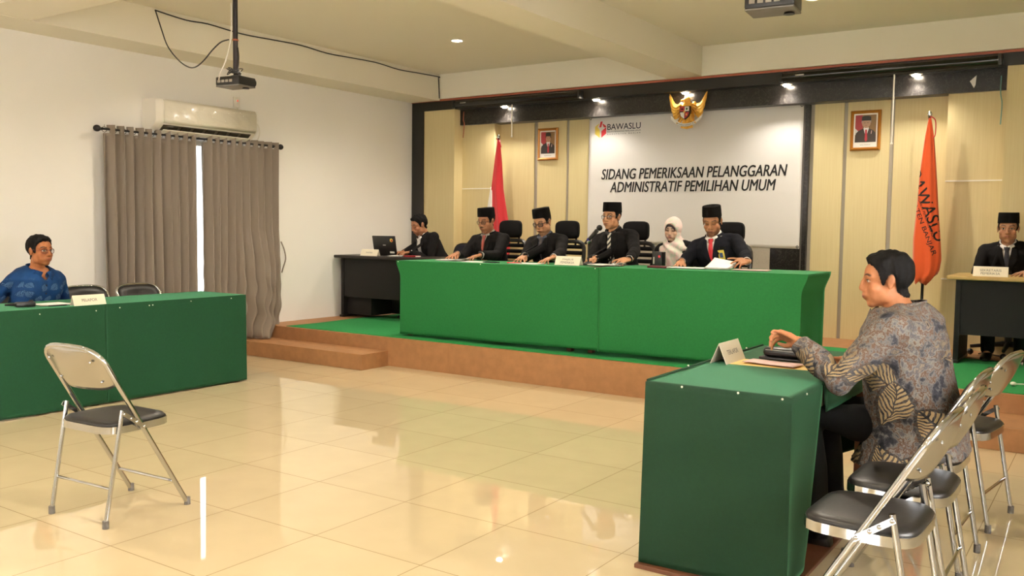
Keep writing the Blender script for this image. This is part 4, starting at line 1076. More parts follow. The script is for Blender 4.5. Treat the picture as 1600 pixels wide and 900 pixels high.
M_BLUEB = batik('blue_batik', [(.35, '0d2d55'), (.65, '123c6c')], 5, 13, ('X', 'Z'), '5d7c99', (.93, .88), 46)
M_HIJAB = batik('pink_scarf', [(.36, 'f4dfd9'), (.50, 'f2d6d1'), (.56, 'cdd8c2'), (.61, 'f3e0d8'), (.70, 'e9c4bf')], 6.0, 5, ('X', 'Z'), 'a8505a', (3, 4), 30)

def head_clay(c, M, s, fem=False):
    def e(p, r): c.ell(p, r, M=M)
    def t(pts, rads):
        P = [M @ Vector(p) for p in pts]; c.limb(P, [q*s for q in rads], 10)
    e((0, -.012, .03), (.075, .094, .08)); e((0, .028, .030), (.063, .058, .062)); e((0, .022, -.03), (.059, .060, .062))
    e((0, .026, -.070), (.052, .054, .038)); e((0, .060, -.095), (.030, .020, .019))
    for k in (-1, 1):
        e((k*.048, .006, -.058), (.018, .034, .034)); e((k*.036, .050, -.030), (.031, .026, .026)); e((k*.030, .050, -.058), (.026, .026, .028))
        e((k*.031, .066, .004), (.015, .0135, .0125))
        e((k*.0135, .089, -.033), (.0105, .0115, .0085))
        e((k*.076, -.010, -.006), (.006, .015, .027)); e((k*.080, -.015, .005), (.005, .014, .020)); e((k*.078, -.006, -.026), (.005, .008, .009))
        t([(k*.014, .080, .021), (k*.034, .078, .025), (k*.053, .062, .019)], [.008, .009, .007])
    t([(0, .080, .018), (0, .090, .0), (0, .0975, -.027)], [.010, .0105, .013])
    e((0, .070, -.058), (.034, .026, .026))
    e((0, .0875, -.0545), (.024, .011, .0060)); e((0, .0855, -.0655), (.020, .012, .0068))

def soften(me, Minv):
    """blends the clay of the face; nose, lips, eyes and ears keep their form"""
    a = coords(me); h = xf(Minv, a); x, y, z = np.abs(h[:, 0]), h[:, 1], h[:, 2]
    w = ((x < .10) & (np.abs(y) < .13) & (z > -.14) & (z < .13)).astype(float)
    w *= 1-.75*np.exp(-((x)/.022)**2-((z+.02)/.03)**2)*(y > .05)
    w *= 1-.8*np.exp(-(x/.026)**2-((z+.06)/.014)**2)*(y > .06)
    w *= 1-.6*np.exp(-((x-.031)/.014)**2-((z-.004)/.010)**2)*(y > .05)
    w *= np.where((x > .073) & (z < .03) & (z > -.045), .1, 1)
    ed = np.empty(len(me.edges)*2, int); me.edges.foreach_get('vertices', ed); ed = ed.reshape(-1, 2)
    ed = ed[(w[ed[:, 0]] > 0) | (w[ed[:, 1]] > 0)]
    for _ in range(14):
        acc = np.zeros_like(a); cnt = np.zeros(len(a))
        np.add.at(acc, ed[:, 0], a[ed[:, 1]]); np.add.at(acc, ed[:, 1], a[ed[:, 0]]); np.add.at(cnt, ed.ravel(), 1)
        m = cnt > 0; av = np.where(m[:, None], acc/np.maximum(cnt, 1)[:, None], a)
        a = a+(av-a)*(.6*w*m)[:, None]
    me.vertices.foreach_set('co', a.ravel()); me.update()

def hairmask(h):
    x, y, z = np.abs(h[:, 0]), h[:, 1], h[:, 2]
    zb = np.interp(y, [-.11, -.06, -.035, -.028, .004, .012, .022, .036, .055, .10], [-.085, -.072, -.05, .006, .006, -.022, -.018, .036, .064, .072])
    zb = zb-np.where(y > .05, .0, 0)+np.where((y > .03) & (x < .03), .004, 0)
    m = smoothstep((z-zb)/.012)
    ear = (x > .0755) & (z < .03) & (np.abs(y+.01) < .026)
    return np.where(ear, 0, m)

def paint(me, Minv, skin, o):
    a = coords(me); h = xf(Minv, a)
    n = len(a); base = np.tile(np.array(srgb(skin)[:3]), (n, 1)); 
    inh = (np.abs(h[:, 0]) < .1) & (np.abs(h[:, 1]) < .13) & (h[:, 2] > -.125) & (h[:, 2] < .13)
    x, y, z = np.abs(h[:, 0]), h[:, 1], h[:, 2]
    def mixc(mask, col, f=1.0):
        mk = (np.where(inh, mask, 0)*f)[:, None]; c = np.array(srgb(col)[:3])
        base[:] = base*(1-mk)+c*mk
    rosy = np.exp(-((x-.042)/.022)**2-((z+.025)/.022)**2)*(y > .03); mixc(rosy, o.get('blush', 'b5684c'), .28)
    lip = smoothstep(1.6-1.2*np.sqrt((x/.025)**2+((z+.060)/.0095)**2))*(y > .07); mixc(lip, o.get('lip', '9a5a4b'), .75)
    mixc(smoothstep(1.5-np.sqrt((x/.022)**2+((z+.0602)/.0018)**2))*(y > .07), '4d2a22', .8)
    st = o.get('stubble', 0)
    if st: mixc(smoothstep((-.04-z)/.02)*smoothstep((y+.03)/.03)*(1-lip), '2a2019', st)
    mo = o.get('moustache', 0)
    if mo: mixc(smoothstep(1.7-np.sqrt((x/.027)**2+((z+.046)/.006)**2)*1.1)*(y > .07), '17110e', mo)
    go = o.get('goatee', 0)
    if go: mixc(smoothstep(1.6-np.sqrt((x/.018)**2+((z+.088)/.018)**2))*(y > .06), '17110e', go)
    mixc(smoothstep(1.4-np.sqrt(((y+.012)/.010)**2+((z-.002)/.016)**2))*(x > .076), '7a4a36', .55)  # ear hollow: its shade painted into the skin tone
    bz = .026+.006*np.clip((x-.012)/.02, 0, 1)-.008*np.clip((x-.04)/.015, 0, 1)
    brow = smoothstep((.0052-np.abs(z-bz))/.003)*smoothstep((x-.010)/.005)*smoothstep((.056-x)/.006)*(y > .035); mixc(brow, '1a1210', .9)
    ex = x-.031
    if o.get('eyes', 'open') == 'open':
        mixc(smoothstep((1-np.sqrt((ex/.0145)**2+((z-.003)/.0062)**2))*4)*(y > .05), 'd9cfc6', 1)
        mixc(smoothstep((1-np.sqrt(((ex-.0)/.0068)**2+((z-.0035)/.0068)**2))*4)*(y > .05), '1c120e', 1)
        mixc(smoothstep((.0024-np.abs(z-.0098+ex*ex*14))/.002)*(np.abs(ex) < .0155)*(y > .05), '120c0a', 1)
    else:
        mixc(smoothstep((.0030-np.abs(z+.0035-ex*ex*12))/.002)*(np.abs(ex) < .0155)*(y > .05), '120c0a', 1)
        if o.get('fem'): mixc(np.exp(-(ex/.014)**2-((z-.004)/.007)**2)*(y > .05), '5a3a34', .6)
    if not o.get('fem'):
        mixc(hairmask(h), '100c0b', 1)
    col = np.ones((n, 4)); col[:, :3] = base
    at = me.color_attributes.new('tone', 'FLOAT_COLOR', 'POINT'); at.data.foreach_set('color', col.ravel())
    return h

def hair_mesh(me, h, Hm, side, top, tuft=0.0):
    m = hairmask(h); inside = (np.abs(h[:, 1]) < .14) & (h[:, 2] > -.1) & (h[:, 2] < .14) & (np.abs(h[:, 0]) < .1)
    m = np.where(inside, m, 0)
    nv = np.empty(len(h)*3); me.vertices.foreach_get('normal', nv); nv = nv.reshape(-1, 3); a = coords(me)
    tk = side+(top-side)*smoothstep((h[:, 2]-.03)/.06)
    nz = .0025*np.sin(h[:, 0]*210+h[:, 1]*60)+.002*np.sin(h[:, 1]*170-h[:, 0]*90)
    if tuft: tk = tk+tuft*smoothstep((h[:, 1]-.02)/.05)*smoothstep((h[:, 2]-.06)/.03)
    co = a+nv*((tk+nz*(top > .008))*m-.0012)[:, None]
    keep = m > .04
    faces = []; idx = -np.ones(len(h), int)
    for p in me.polygons:
        if all(keep[v] for v in p.vertices): faces.append(tuple(p.vertices))
    used = sorted({v for f in faces for v in f}); 
    for i, v in enumerate(used): idx[v] = i
    out = bpy.data.meshes.new('hair'); out.from_pydata([tuple(co[v]) for v in used], [], [tuple(int(idx[v]) for v in f) for f in faces]); out.update()
    return out

def hand_clay(c, W, d, up, s, side, curl, spread=1.0, thumb=1.0):
    """side -1 right, +1 left (thumb side along X); up is the back of the hand"""
    d = d.normalized(); x = d.cross(up).normalized(); up = x.cross(d)
    P = lambda a, b, h: W+(x*a+d*b+up*h)*s
    c.limb([P(0, -.03, 0), P(0, .01, 0)], [.026*s, .025*s])
    xs = [-.030*side*-1, -.010*side*-1, .010*side*-1, .029*side*-1]   # index ... little, index on the thumb side
    ln = [.070, .078, .072, .056]; r0 = [.0088, .009, .0086, .0078]
    for i in range(4):
        bx = xs[i]
        c.limb([P(bx*.6, .005, 0), P(bx*.85, .045, .004), P(bx, .088, .002)], [.013*s, .0135*s, .0115*s], 10)
        a = math.radians(curl*(.7+.12*i)); sp = spread*bx*1.6
        p = Vector((bx, .088, .002)); q = [p]; ang = a*.6
        for f, da in ((.45, a*.9), (.30, a*.7), (.25, 0)):
            L = ln[i]*f; p = p+Vector((sp*f, L*math.cos(ang), -L*math.sin(ang))); q.append(p); ang += da
        c.limb([P(*v) for v in q], [r0[i]*s, r0[i]*.95*s, r0[i]*.88*s, r0[i]*.72*s], 10)
    t = side
    c.limb([P(.016*t, .012, -.006), P(.034*t, .040, -.012), P(.045*t, .066, -.016-.006*thumb), P(.044*t-.010*t*thumb, .092, -.018-.010*thumb)], [.015*s, .0125*s, .0105*s, .008*s], 10)

def ik(Sh, W, l1, l2, pole):
    v = W-Sh; D = v.length
    if D > (l1+l2)*.985: k = D/((l1+l2)*.985); l1 *= k; l2 *= k
    d = v.normalized(); a = (l1*l1-l2*l2+D*D)/(2*D); h = math.sqrt(max(l1*l1-a*a, 0))
    p = (pole-d*pole.dot(d)).normalized()
    return Sh+d*a+p*h

def person(label, pos, rz, head, yaw, pitch, roll, hands, dress, skin='b98562', seat=.48, s=.96, face=None, pelvis=(0, 0), twist=0.0, group=None, legs=(.40, .36), wide=1.0, hairs=(.006, .014, 0), elbows=None):
    """head: world position of the head centre; hands: [(world point, world direction, curl, roll)] right then left"""
    face = face or {}
    t = thing('person', label, 'person', pos, rz, group)
    Wm = (Matrix.Translation(pos) @ Matrix.Rotation(rz, 4, 'Z')).inverted()
    Ri = Matrix.Rotation(-rz, 3, 'Z')
    hc = Wm @ Vector(head)
    pr = math.radians(pitch); yr = math.radians(yaw)
    Hm = Matrix.Translation(hc) @ Matrix.Rotation(yr, 4, 'Z') @ Matrix.Rotation(-pr, 4, 'X') @ Matrix.Rotation(math.radians(roll), 4, 'Y') @ Matrix.Scale(s*dress.get('hs', 1.07), 4)
    P = Vector((pelvis[0], pelvis[1], seat+.095*s))
    N = hc+Vector((0, -.036-.05*math.sin(pr)-dress.get('slump', 0), -dress.get('neck', .120)))*s
    L = (N-P).length; kz = L/.5; u = (N-P).normalized()
    r = Vector((math.cos(twist), math.sin(twist), 0)); r = (r-u*r.dot(u)).normalized(); f = u.cross(r)
    T = Matrix(((r.x, f.x, u.x, P.x), (r.y, f.y, u.y, P.y), (r.z, f.z, u.z, P.z), (0, 0, 0, 1)))
    Ti = T.inverted()
    sw = s*wide*1.07
    def tp(x, y, z): return T @ Vector((x*sw, y*sw, z*kz))
    def ring(z, rx, ry, y0, grow=0.0, n=32):
        return [tp((rx+grow)*math.copysign(abs(math.cos(a))**.85, math.cos(a)), y0+(ry+grow)*math.copysign(abs(math.sin(a))**.9, math.sin(a)), z) for a in [2*PI*i/n for i in range(n)]]
    RG = [(-.10, .150, .115, 0), (.0, .165, .125, 0), (.12, .152, .118, .005), (.22, .150, .114, .008), (.33, .165, .118, .010), (.41, .165, .103, .004), (.455, .125, .078, 0), (.485, .075, .06, 0)]
    sh = [tp(k*.172, 0, dress.get('shz', .412)) for k in (1, -1)]       # right side +X, left side -X
    arms = []
    for i, (hp, hd, curl, hroll) in enumerate(hands):
        k = 1 if i == 0 else -1
        d = (Ri @ Vector(hd)).normalized(); Hc = Wm @ Vector(hp); W = Hc-d*.085*s
        pole = Vector((k*.55, -.35, -.75)) if not elbows else Ri @ Vector(elbows[i])
        E = ik(sh[i], W, .295*s, .255*s, pole)
        up = Vector((0, 0, 1)); up = (up-d*up.dot(d)).normalized()
        up = Matrix.Rotation(math.radians(hroll)*k, 3, d) @ up
        arms.append((sh[i], E, W, d, up, curl))
    # ---- body
    c = Clay()
    head_clay(c, Hm, s)
    c.limb([tp(0, -.005, .44), Hm @ Vector((0, -.022, -.055))], [.056*s, .053*s])
    c.rings([ring(*q, grow=-.012) for q in RG])
    for i, (S0, E, W, d, up, curl) in enumerate(arms):
        k = 1 if i == 0 else -1
        c.limb([tp(k*.10, 0, .395), S0.lerp(E, .03), S0.lerp(E, .5), E, E.lerp(W, .35), W], [.042*s, .046*s, .044*s, .036*s, .038*s, .025*s])
        hand_clay(c, W, d, up, s, -k, curl)
    hips = [P+Vector((k*.085*s, .02, -.02)) for k in (1, -1)]
    lg = []
    for i, k in enumerate((1, -1)):
        K = P+Vector((k*.13*s, legs[0]*s, -.005)); A = Vector((K.x, pelvis[1]+legs[1]*s, .085)); lg.append((hips[i], K, A))
        c.limb([hips[i], K, A], [.07*s, .048*s, .034*s]); c.limb([A, A+Vector((0, .05, -.045))], [.034*s, .03*s])
    me = c.fuse(.0042, 3)
    soften(me, Hm.inverted())
    h = paint(me, Hm.inverted(), skin, face)
    link('body', me, M_SKIN, t, ang=180)
    if not face.get('fem'):
        link('hair', hair_mesh(me, h, Hm, *((.005, .003, 0) if dress.get('cap') else hairs)), face.get('hairmat', M_HAIR), t, ang=180)
    # ---- trousers and shoes
    c = Clay()
    c.ell(P+Vector((0, 0, -.02)), (.17*sw, .135*sw, .10*s))
    for Hp, K, A in lg:
        c.limb([Hp, Hp.lerp(K, .5), K, K.lerp(A, .45), A+Vector((0, 0, -.0))], [.088*s, .08*s, .064*s, .062*s, .058*s])
    link('trousers', c.fuse(.012, 3), dress.get('trousers', M_TROU), t, ang=180)
    for Hp, K, A in lg:
        b = MB(); q = []
        for y, w, hh in ((-.07, .025, .05), (-.06, .036, .075), (.0, .038, .085), (.06, .043, .065), (.13, .045, .045), (.17, .036, .036), (.185, .018, .026)):
            q.append([(A.x+w*math.cos(a), A.y+y, max(.004, hh*.5+hh*.5*math.sin(a))) for a in [2*PI*j/16 for j in range(16)]])
        b.rings(q).build('shoe', M_SHOE, t)
    kind = dress['kind']
    # ---- shirt under the jacket
    if kind == 'suit':
        msh = dress.get('shirt', M_SHIRT)
        b = MB().rings([ring(z, rx, ry, y0, .004) for z, rx, ry, y0 in RG[1:]], cap=False)
        b.bm.normal_update(); sb = BVHTree.FromBMesh(b.bm)
        b.build('shirt', msh, t, ang=180)
        def collar(a0, a1, rb, rt, zb, zt, dip, name, m, sol, yo=0):
            def fn(uu, v):
                a = math.radians(a0+(a1-a0)*uu); fr = max(0, math.cos(a))
                rr = rb+(rt-rb)*v
                return tp(rr*math.sin(a), yo+rr*1.02*math.cos(a)+.004*fr, zb+(zt-zb)*v-dip*fr)
            return MB().grid(36, 4, fn).build(name, m, t, ang=180, solid=sol)
        collar(8, 352, .072, .060, .452, .528, .038, 'shirt_collar', msh, .003)
        for k in (-1, 1):    # collar points
            b = MB()
            pts = [(k*.006, .486), (k*.050, .500), (k*.060, .468), (k*.036, .436)]
            rw = []
            for x, z in pts:
                hit = None
                y = .074-abs(x)*.42-(.485-z)*-.32
                rw.append(tp(x, y+.012, z))
            vs = [b.bm.verts.new(p) for p in rw]; b.bm.faces.new(vs); b.build('collar_point', msh, t, solid=.003)
        def front(bv, x, z, off, fall):
            o_ = tp(x, .5, z); dd = -(f)
            hit = bv.ray_cast(o_, dd)[0]
            if hit is None: return tp(x, fall, z)
            return hit-dd*off
        if dress.get('tie'):
            def tie(uu, v):
                z = .452-(.452-.12)*v; w = (.015+.022*min(1, v*1.3))
                p = front(sb, (uu-.5)*2*w, z, .015+.006*(1-abs(2*uu-1)), .10); return p
            MB().grid(6, 20, tie).build('tie', dress['tie'], t, ang=180, solid=.004)
            b = MB(); rr_ = []
            for z, w in ((.482, .022), (.465, .020), (.444, .0145)):
                yb = .083+(.482-z)*.45
                rr_.append([tp(w*math.cos(a), yb+.013*math.sin(a), z) for a in [2*PI*j/12 for j in range(12)]])
            b.rings(rr_).build('tie_knot', dress['tie'], t)
        if dress.get('clip'):
            b = MB(); 
            p = front(sb, 0, .20, .019, .1); b.box(-.03, .03, -.003, .003, -.004, .004, M=Matrix.Translation(p) @ T.to_3x3().to_4x4()); b.build('tie_clip', M_GOLD, t, smooth=False)
    # ---- outer garment
    c = Clay()
    ease = dress.get('ease', .016)
    low = [(-.14, .178, .15, .0)] if kind == 'suit' else [(-.135, .19, .165, .03), (-.10, .182, .15, .02)]
    c.rings([ring(*q, grow=ease) for q in low+RG[1:]])
    pad = .07 if kind == 'suit' else dress.get('pad', .060)
    for i, (S0, E, W, d, up, curl) in enumerate(arms):
        k = 1 if i == 0 else -1
        c.ell((0, 0, 0), (.085*sw, .072*sw, .048*s), M=T @ Matrix.Translation((k*.13*sw, 0, (dress.get('shz', .412)+.012)*kz)))
        c.limb([tp(k*.045, -.012, .468), tp(k*.10, -.008, .5*(.468+dress.get('shz', .412))), tp(k*.15, 0, dress.get('shz', .412)+.006)], [.042*s, .056*s, .066*s])
        W2 = E.lerp(W, .95)
        c.limb([S0, S0.lerp(E, .5), E, E.lerp(W2, .5), W2], [pad*s, (pad-.009)*s, (pad-.014)*s, (pad-.018)*s, (pad-.026)*s] if kind == 'suit' else [pad*s, pad*s, (pad-.006)*s, (pad-.010)*s, (pad-.022)*s])
    me = c.fuse(dress.get('voxel', .008), 4)
    bm = bmesh.new(); bm.from_mesh(me); jb = BVHTree.FromBMesh(bm); bm.free()
    a = xf(Ti, coords(me)); ax, ay, az = a[:, 0]/sw, a[:, 1]/sw, a[:, 2]/kz
    kill = (az > .462) & ((ax/.072)**2+((ay)/.076)**2 < 1)
    zb = dress.get('vee', .22)
    hw = lambda z: np.clip((z-zb)/(.48-zb), 0, 1)*dress.get('veew', .044)
    kill |= (ay > .02) & (np.abs(ax) < hw(az)) & (az > zb)
    for (S0, E, W, d, up, curl) in arms:       # open cuffs
        q = coords(me); ww = np.array(E.lerp(W, .95)); dv = np.array((W-E).normalized())
        rel = q-ww; al = rel @ dv; rad = np.linalg.norm(rel-al[:, None]*dv, axis=1)
        kill |= (al > .010) & (al < .05) & (rad < .05)
    cut(me, kill)
    # cloth folds
    q = coords(me); nv = np.empty(len(q)*3); me.vertices.foreach_get('normal', nv); nv = nv.reshape(-1, 3)
    fa = dress.get('fold', .006)
    fo_ = np.array([fa*mnoise.noise((p[0]*11+7, p[1]*11, p[2]*6))+fa*.6*mnoise.noise((p[0]*22, p[1]*22+3, p[2]*13)) for p in q.tolist()])
    me.vertices.foreach_set('co', (q+nv*fo_[:, None]).ravel()); me.update()
    link(dress.get('name', 'jacket'), me, dress['mat'], t, ang=180, solid=.006)
    if kind == 'suit':
        for k in (-1, 1):
            prev = [.1]
            def lap(uu, v):
                z = .478-(.478-zb-.005)*v
                inn = float(hw(np.array(z)))-.006
                wd = (.034+.085*v if v < .35 else .064*(1-(v-.35)/.65)+.004)
                if .30 < v < .37: wd *= .82
                x = inn+wd*uu
                o_ = tp(k*x, .6, z); hit = jb.ray_cast(o_, -f)[0]
                if hit is None or (Ti @ hit).y < .0: return tp(k*x, .085-.5*x*.6, z)
                return hit+f*(.007+.003*uu)
            MB().grid(6, 22, lap).build('lapel', dress['mat'], t, ang=180, solid=.003)
        def jc(uu, v):
            a_ = math.radians(38+(322-38)*uu); fr = max(0, math.cos(a_))
            rr = .088-.016*v
            return tp(rr*math.sin(a_), rr*math.cos(a_)+.002, .452+.06*v-.012*fr)
        MB().grid(30, 4, jc).build('jacket_collar', dress['mat'], t, ang=180, solid=.004)
        for (S0, E, W, d, up, curl) in arms:
            v = (W-E).normalized(); b = MB().tube([E.lerp(W, .90), W+v*.004], [.037*s, .035*s], 16, cap=False)
            b.build('shirt_cuff', dress.get('cuff', dress.get('shirt', M_SHIRT)), t, solid=.002)
    elif kind == 'batik':
        def bc(uu, v):
            a_ = math.radians(14+(346-14)*uu); fr = max(0, math.cos(a_))
            rr = .066+(.018*(1-v) if v < .6 else .018*.4+.006*(v-.6)/.4)
            return tp(rr*math.sin(a_), rr*1.05*math.cos(a_)+.004*fr, .44+.058*v-.034*fr)
        MB().grid(36, 5, bc).build('shirt_collar', dress['mat'], t, ang=180, solid=.005)
        for k in (-1, 1):
            b = MB(); pts = [(k*.014, .078, .462), (k*.058, .062, .478), (k*.082, .062, .44), (k*.048, .100, .392)]
            vs = [b.bm.verts.new(tp(x, y+.024, z+.012)) for x, y, z in pts]; b.bm.faces.new(vs); b.build('collar_point', dress['mat'], t, solid=.004)
        for j in range(5):
            o_ = tp(.0, .6, .37-.07*j); hit = jb.ray_cast(o_, -f)[0]
            if hit: MB().ell(hit+f*.004, (.006, .004, .006), u=8, v=6).build('button', dress.get('button', M_INK), t)
    # ---- cap, glasses, watch
    if dress.get('cap'):
        Cm = Hm @ Matrix.Translation((0, -.01, .06)) @ Matrix.Rotation(pr*.45, 4, 'X') @ Matrix.Translation((0, .01, -.06))
        def pr_(z, rx, ry, tilt=0.0): return [Cm @ Vector((rx*math.cos(a), -.010+ry*math.sin(a), z+tilt*math.sin(a))) for a in [2*PI*j/40 for j in range(40)]]
        b = MB().rings([pr_(.046, .0795, .0985, .006), pr_(.044, .0815, .1005, .006), pr_(.09, .080, .099, .003), pr_(.130, .0775, .096, .001), pr_(.135, .0745, .093, .001), pr_(.132, .055, .07), pr_(.125, .02, .06)])
        b.build('cap', M_PECI, t, ang=50)
    g = dress.get('glasses')
    if g:
        gm = mat('glasses_'+g[0], g[0], .3, metal=.4); b = MB()
        gl = t
        for k in (-1, 1):
            rim = [(k*.033+.0245*math.copysign(abs(math.cos(a))**.7, math.cos(a)), .0935-.012*abs(math.cos(a)*.5+.5*k)-.004, .000+.0185*math.copysign(abs(math.sin(a))**.75, math.sin(a))) for a in [2*PI*j/24 for j in range(24)]]
            b.tube([Hm @ Vector(p) for p in rim], g[1], 6, closed=True)
            b.tube([Hm @ Vector(p) for p in ((k*.057, .082, .006), (k*.077, .05, .008), (k*.082, -.008, .010), (k*.08, -.02, .0))], g[1]*.8, 6)
        b.tube([Hm @ Vector(p) for p in ((-.010, .095, .004), (0, .099, .006), (.010, .095, .004))], g[1], 6)
        go = b.build('glasses', gm, t)
        for k in (-1, 1):
            lm = MB(); vs = [lm.bm.verts.new(Hm @ Vector((k*.033+.0235*math.copysign(abs(math.cos(a))**.7, math.cos(a)), .0885-.006*abs(math.cos(a)*.5+.5*k), .0175*math.copysign(abs(math.sin(a))**.75, math.sin(a))))) for a in [2*PI*j/24 for j in range(24)]]
            lm.bm.faces.new(vs); lm.build('lens', M_LENS, go, solid=.001)
    if dress.get('watch') is not None:
        S0, E, W, d, up, curl = arms[dress['watch']]; v = (W-E).normalized(); o1 = v.orthogonal().normalized(); o2 = v.cross(o1)
        w_ = MB().tube([W+v*.006+(o1*math.cos(a)+o2*math.sin(a))*.0285*s for a in [2*PI*j/20 for j in range(20)]], .0065, 8, closed=True).build('wristwatch', M_BLKPL, t)
        MB().ell(W+v*.006+up*.032*s, (.017, .017, .009), u=12, v=8).build('dial', M_BLKPL, w_)
    return dict(t=t, T=T, tp=tp, f=f, jb=jb, Hm=Hm, Ti=Ti, arms=arms, kz=kz, sw=sw, P=P)

def tie_mat(name, stops, scale=None):
    if scale is None: return mat(name, stops, .6, sheen=.2)
    m = bpy.data.materials.new(name); m.use_nodes = True; nt = m.node_tree; b = nt.nodes['Principled BSDF']
    tc = nt.nodes.new('ShaderNodeTexCoord'); w = nt.nodes.new('ShaderNodeTexWave'); w.bands_direction = 'DIAGONAL'; w.inputs['Scale'].default_value = scale
    r = ramp(nt, stops); nt.links.new(tc.outputs['Object'], w.inputs['Vector']); nt.links.new(w.outputs['Fac'], r.inputs['Fac']); nt.links.new(r.outputs['Color'], b.inputs['Base Color'])
    b.inputs['Roughness'].default_value = .6; return m
ZS = .281
G = 'people seated along the stage table'
TB = 1.035
# man with the moustache
D = lambda **k: dict(kind='suit', mat=M_SUIT, name='jacket', **k)
person('man in black suit, rust tie, black cap, glasses and moustache nearest the national flag', (-5.44, 7.72, ZS), PI, (-5.465, 7.60, 1.420), -6, 12, 0,
       [((-5.56, 7.16, TB+.03), (.1, -1, -.25), 26, 0), ((-5.27, 7.12, TB+.03), (-.55, -1, -.25), 22, 0)],
       D(cap=True, glasses=('2b2624', .0022), tie=tie_mat('rust_tie', '8e3a2c'), shirt=mat('grey_shirt', '9a968c', .8), watch=1),
       skin='b07a58', face=dict(eyes='down', moustache=.85, goatee=.35), group=G)
person('man in black suit with thick dark glasses, black cap and grey tie, bowed over papers', (-4.72, 7.74, ZS), PI, (-4.76, 7.57, 1.415), -4, 20, 4,
       [((-4.72, 7.13, TB+.03), (.1, -1, -.3), 30, 0), ((-4.40, 7.08, TB+.03), (-.35, -1, -.3), 26, 0)],
       D(cap=True, glasses=('1d1a22', .0036), tie=tie_mat('grey_tie', '3d363a'), shirt=mat('slate_shirt', '4c5260', .8), cuff=M_SHIRT),
       skin='bd8a67', face=dict(eyes='down', stubble=.12), group=G)
person('man in black suit with striped tie and black cap speaking into the microphone', (-3.94, 7.74, ZS), PI, (-4.01, 7.60, 1.470), -8, 2, 0,
       [((-4.0, 7.17, TB+.035), (-.1, -1, -.2), 50, 10), ((-3.62, 7.06, TB+.045), (-.5, -1, -.2), 58, 25)],
       D(cap=True, glasses=('4a4642', .002), tie=tie_mat('striped_tie', [(.45, '1c1a1c'), (.55, 'c9c3b4')], 14), shirt=mat('black_shirt', '1c1819', .7), cuff=M_SHIRT, watch=1),
       skin='c08c66', face=dict(eyes='open'), group=G, wide=1.04)
r_ = person('man in navy suit with bright red tie, identity badge and black cap reading papers', (-2.93, 7.74, ZS), PI, (-3.005, 7.58, 1.435), 10, 20, 2,
       [((-3.10, 7.12, TB+.03), (.25, -1, -.3), 40, 0), ((-2.58, 7.12, TB+.07), (-.45, -1, -.05), 45, 45)],
       D(cap=True, tie=tie_mat('red_tie', 'c3202a'), clip=True) | dict(mat=M_SUIT2),
       skin='b37e5a', face=dict(eyes='down', stubble=.25), group=G, wide=1.06)
# badge and name strip on the navy suit
def onchest(r, x, z, off):
    o_ = r['tp'](x, .6, z); hit = r['jb'].ray_cast(o_, -r['f'])[0]
    return (hit if hit else r['tp'](x, .13, z))+r['f']*off
def plate(r, name, x, z, w, h, m, off, th=.002):
    p = onchest(r, x, z, off)
    return MB().box(-w/2, w/2, -th/2, th/2, -h/2, h/2, M=Matrix.Translation(p) @ r['T'].to_3x3().to_4x4() @ Matrix.Rotation(-.18, 4, 'Z')).build(name, m, r['t'], smooth=False)
plate(r_, 'name_strip', -.088, .395, .085, .018, M_BLKPL, .010)
bd = plate(r_, 'identity_badge', -.088, .335, .062, .085, M_LYEL, .012)
plate(r_, 'badge_photo', -.088, .333, .03, .042, mat('badge_blue', '4a5d86', .5), .0145)
# clerk at the laptop
person('clerk with black hair and white open collar typing at the laptop on the dark desk', (-6.72, 8.42, ZS), PI-.22, (-6.885, 8.22, 1.372), -14, 22, 0,
       [((-7.02, 7.99, TB+.01), (-.35, -1, -.15), 40, 0), ((-6.90, 7.97, TB+.01), (-.75, -1, -.15), 40, 0)],
       D(shirt=M_SHIRT, vee=.16, veew=.06), skin='a87352', face=dict(eyes='down'), hairs=(.009, .02, .006))
# secretary
person('man in black suit and black cap at the light topped desk with the secretary card', (-.80, 8.98, ZS), PI, (-.823, 8.80, 1.402), 2, 3, 0,
       [((-.86, 8.42, TB+.0), (.75, -.75, -.15), 35, 0), ((-.66, 8.40, TB+.01), (-.85, -.6, -.1), 30, 0)],
       D(cap=True, tie=tie_mat('dark_blue_tie', '23222f')), skin='a87a5c', face=dict(eyes='open'), legs=(.42, .30))
# woman in the pink headscarf
w = person('woman in a pale pink floral headscarf and black clothes looking down', (-3.52, 8.14, ZS), PI, (-3.565, 8.0, 1.362), 4, 14, -3,
       [((-3.62, 7.86, .92), (.4, -1, -.2), 30, 0), ((-3.44, 7.86, .92), (-.4, -1, -.2), 30, 0)],
       dict(kind='plain', mat=M_BLKFAB, name='blouse', vee=.46, veew=.02), skin='e0b89c', s=.88, seat=.44,
       face=dict(eyes='down', fem=True, lip='a8404a', blush='c98a7a'), group=G)
Hm, tp = w['Hm'], w['tp']
c = Clay()
c.ell((0, -.018, .018), (.090, .110, .106), M=Hm); c.ell((0, -.002, -.05), (.082, .094, .09), M=Hm)
def dr(z, rx, ry, y0, n=40): return [tp(rx*math.cos(a)*(1+.03*math.sin(5*a)), y0+ry*math.sin(a)*(1+.04*math.sin(7*a+z*9)), z) for a in [2*PI*j/n for j in range(n)]]
c.rings([dr(.56, .07, .075, .01), dr(.50, .095, .10, .012), dr(.46, .135, .115, .015), dr(.42, .165, .13, .018), dr(.34, .155, .138, .03), dr(.24, .125, .135, .045), dr(.16, .085, .10, .08), dr(.12, .05, .05, .10)])
me = c.fuse(.006, 5)
hh = xf(Hm.inverted(), coords(me))
cut(me, (hh[:, 1] > .03) & ((hh[:, 0]/.060)**2+((hh[:, 2]+.020)/.096)**2 < 1))
q = coords(me); nv = np.empty(len(q)*3); me.vertices.foreach_get('normal', nv); nv = nv.reshape(-1, 3); hh = xf(Hm.inverted(), q)
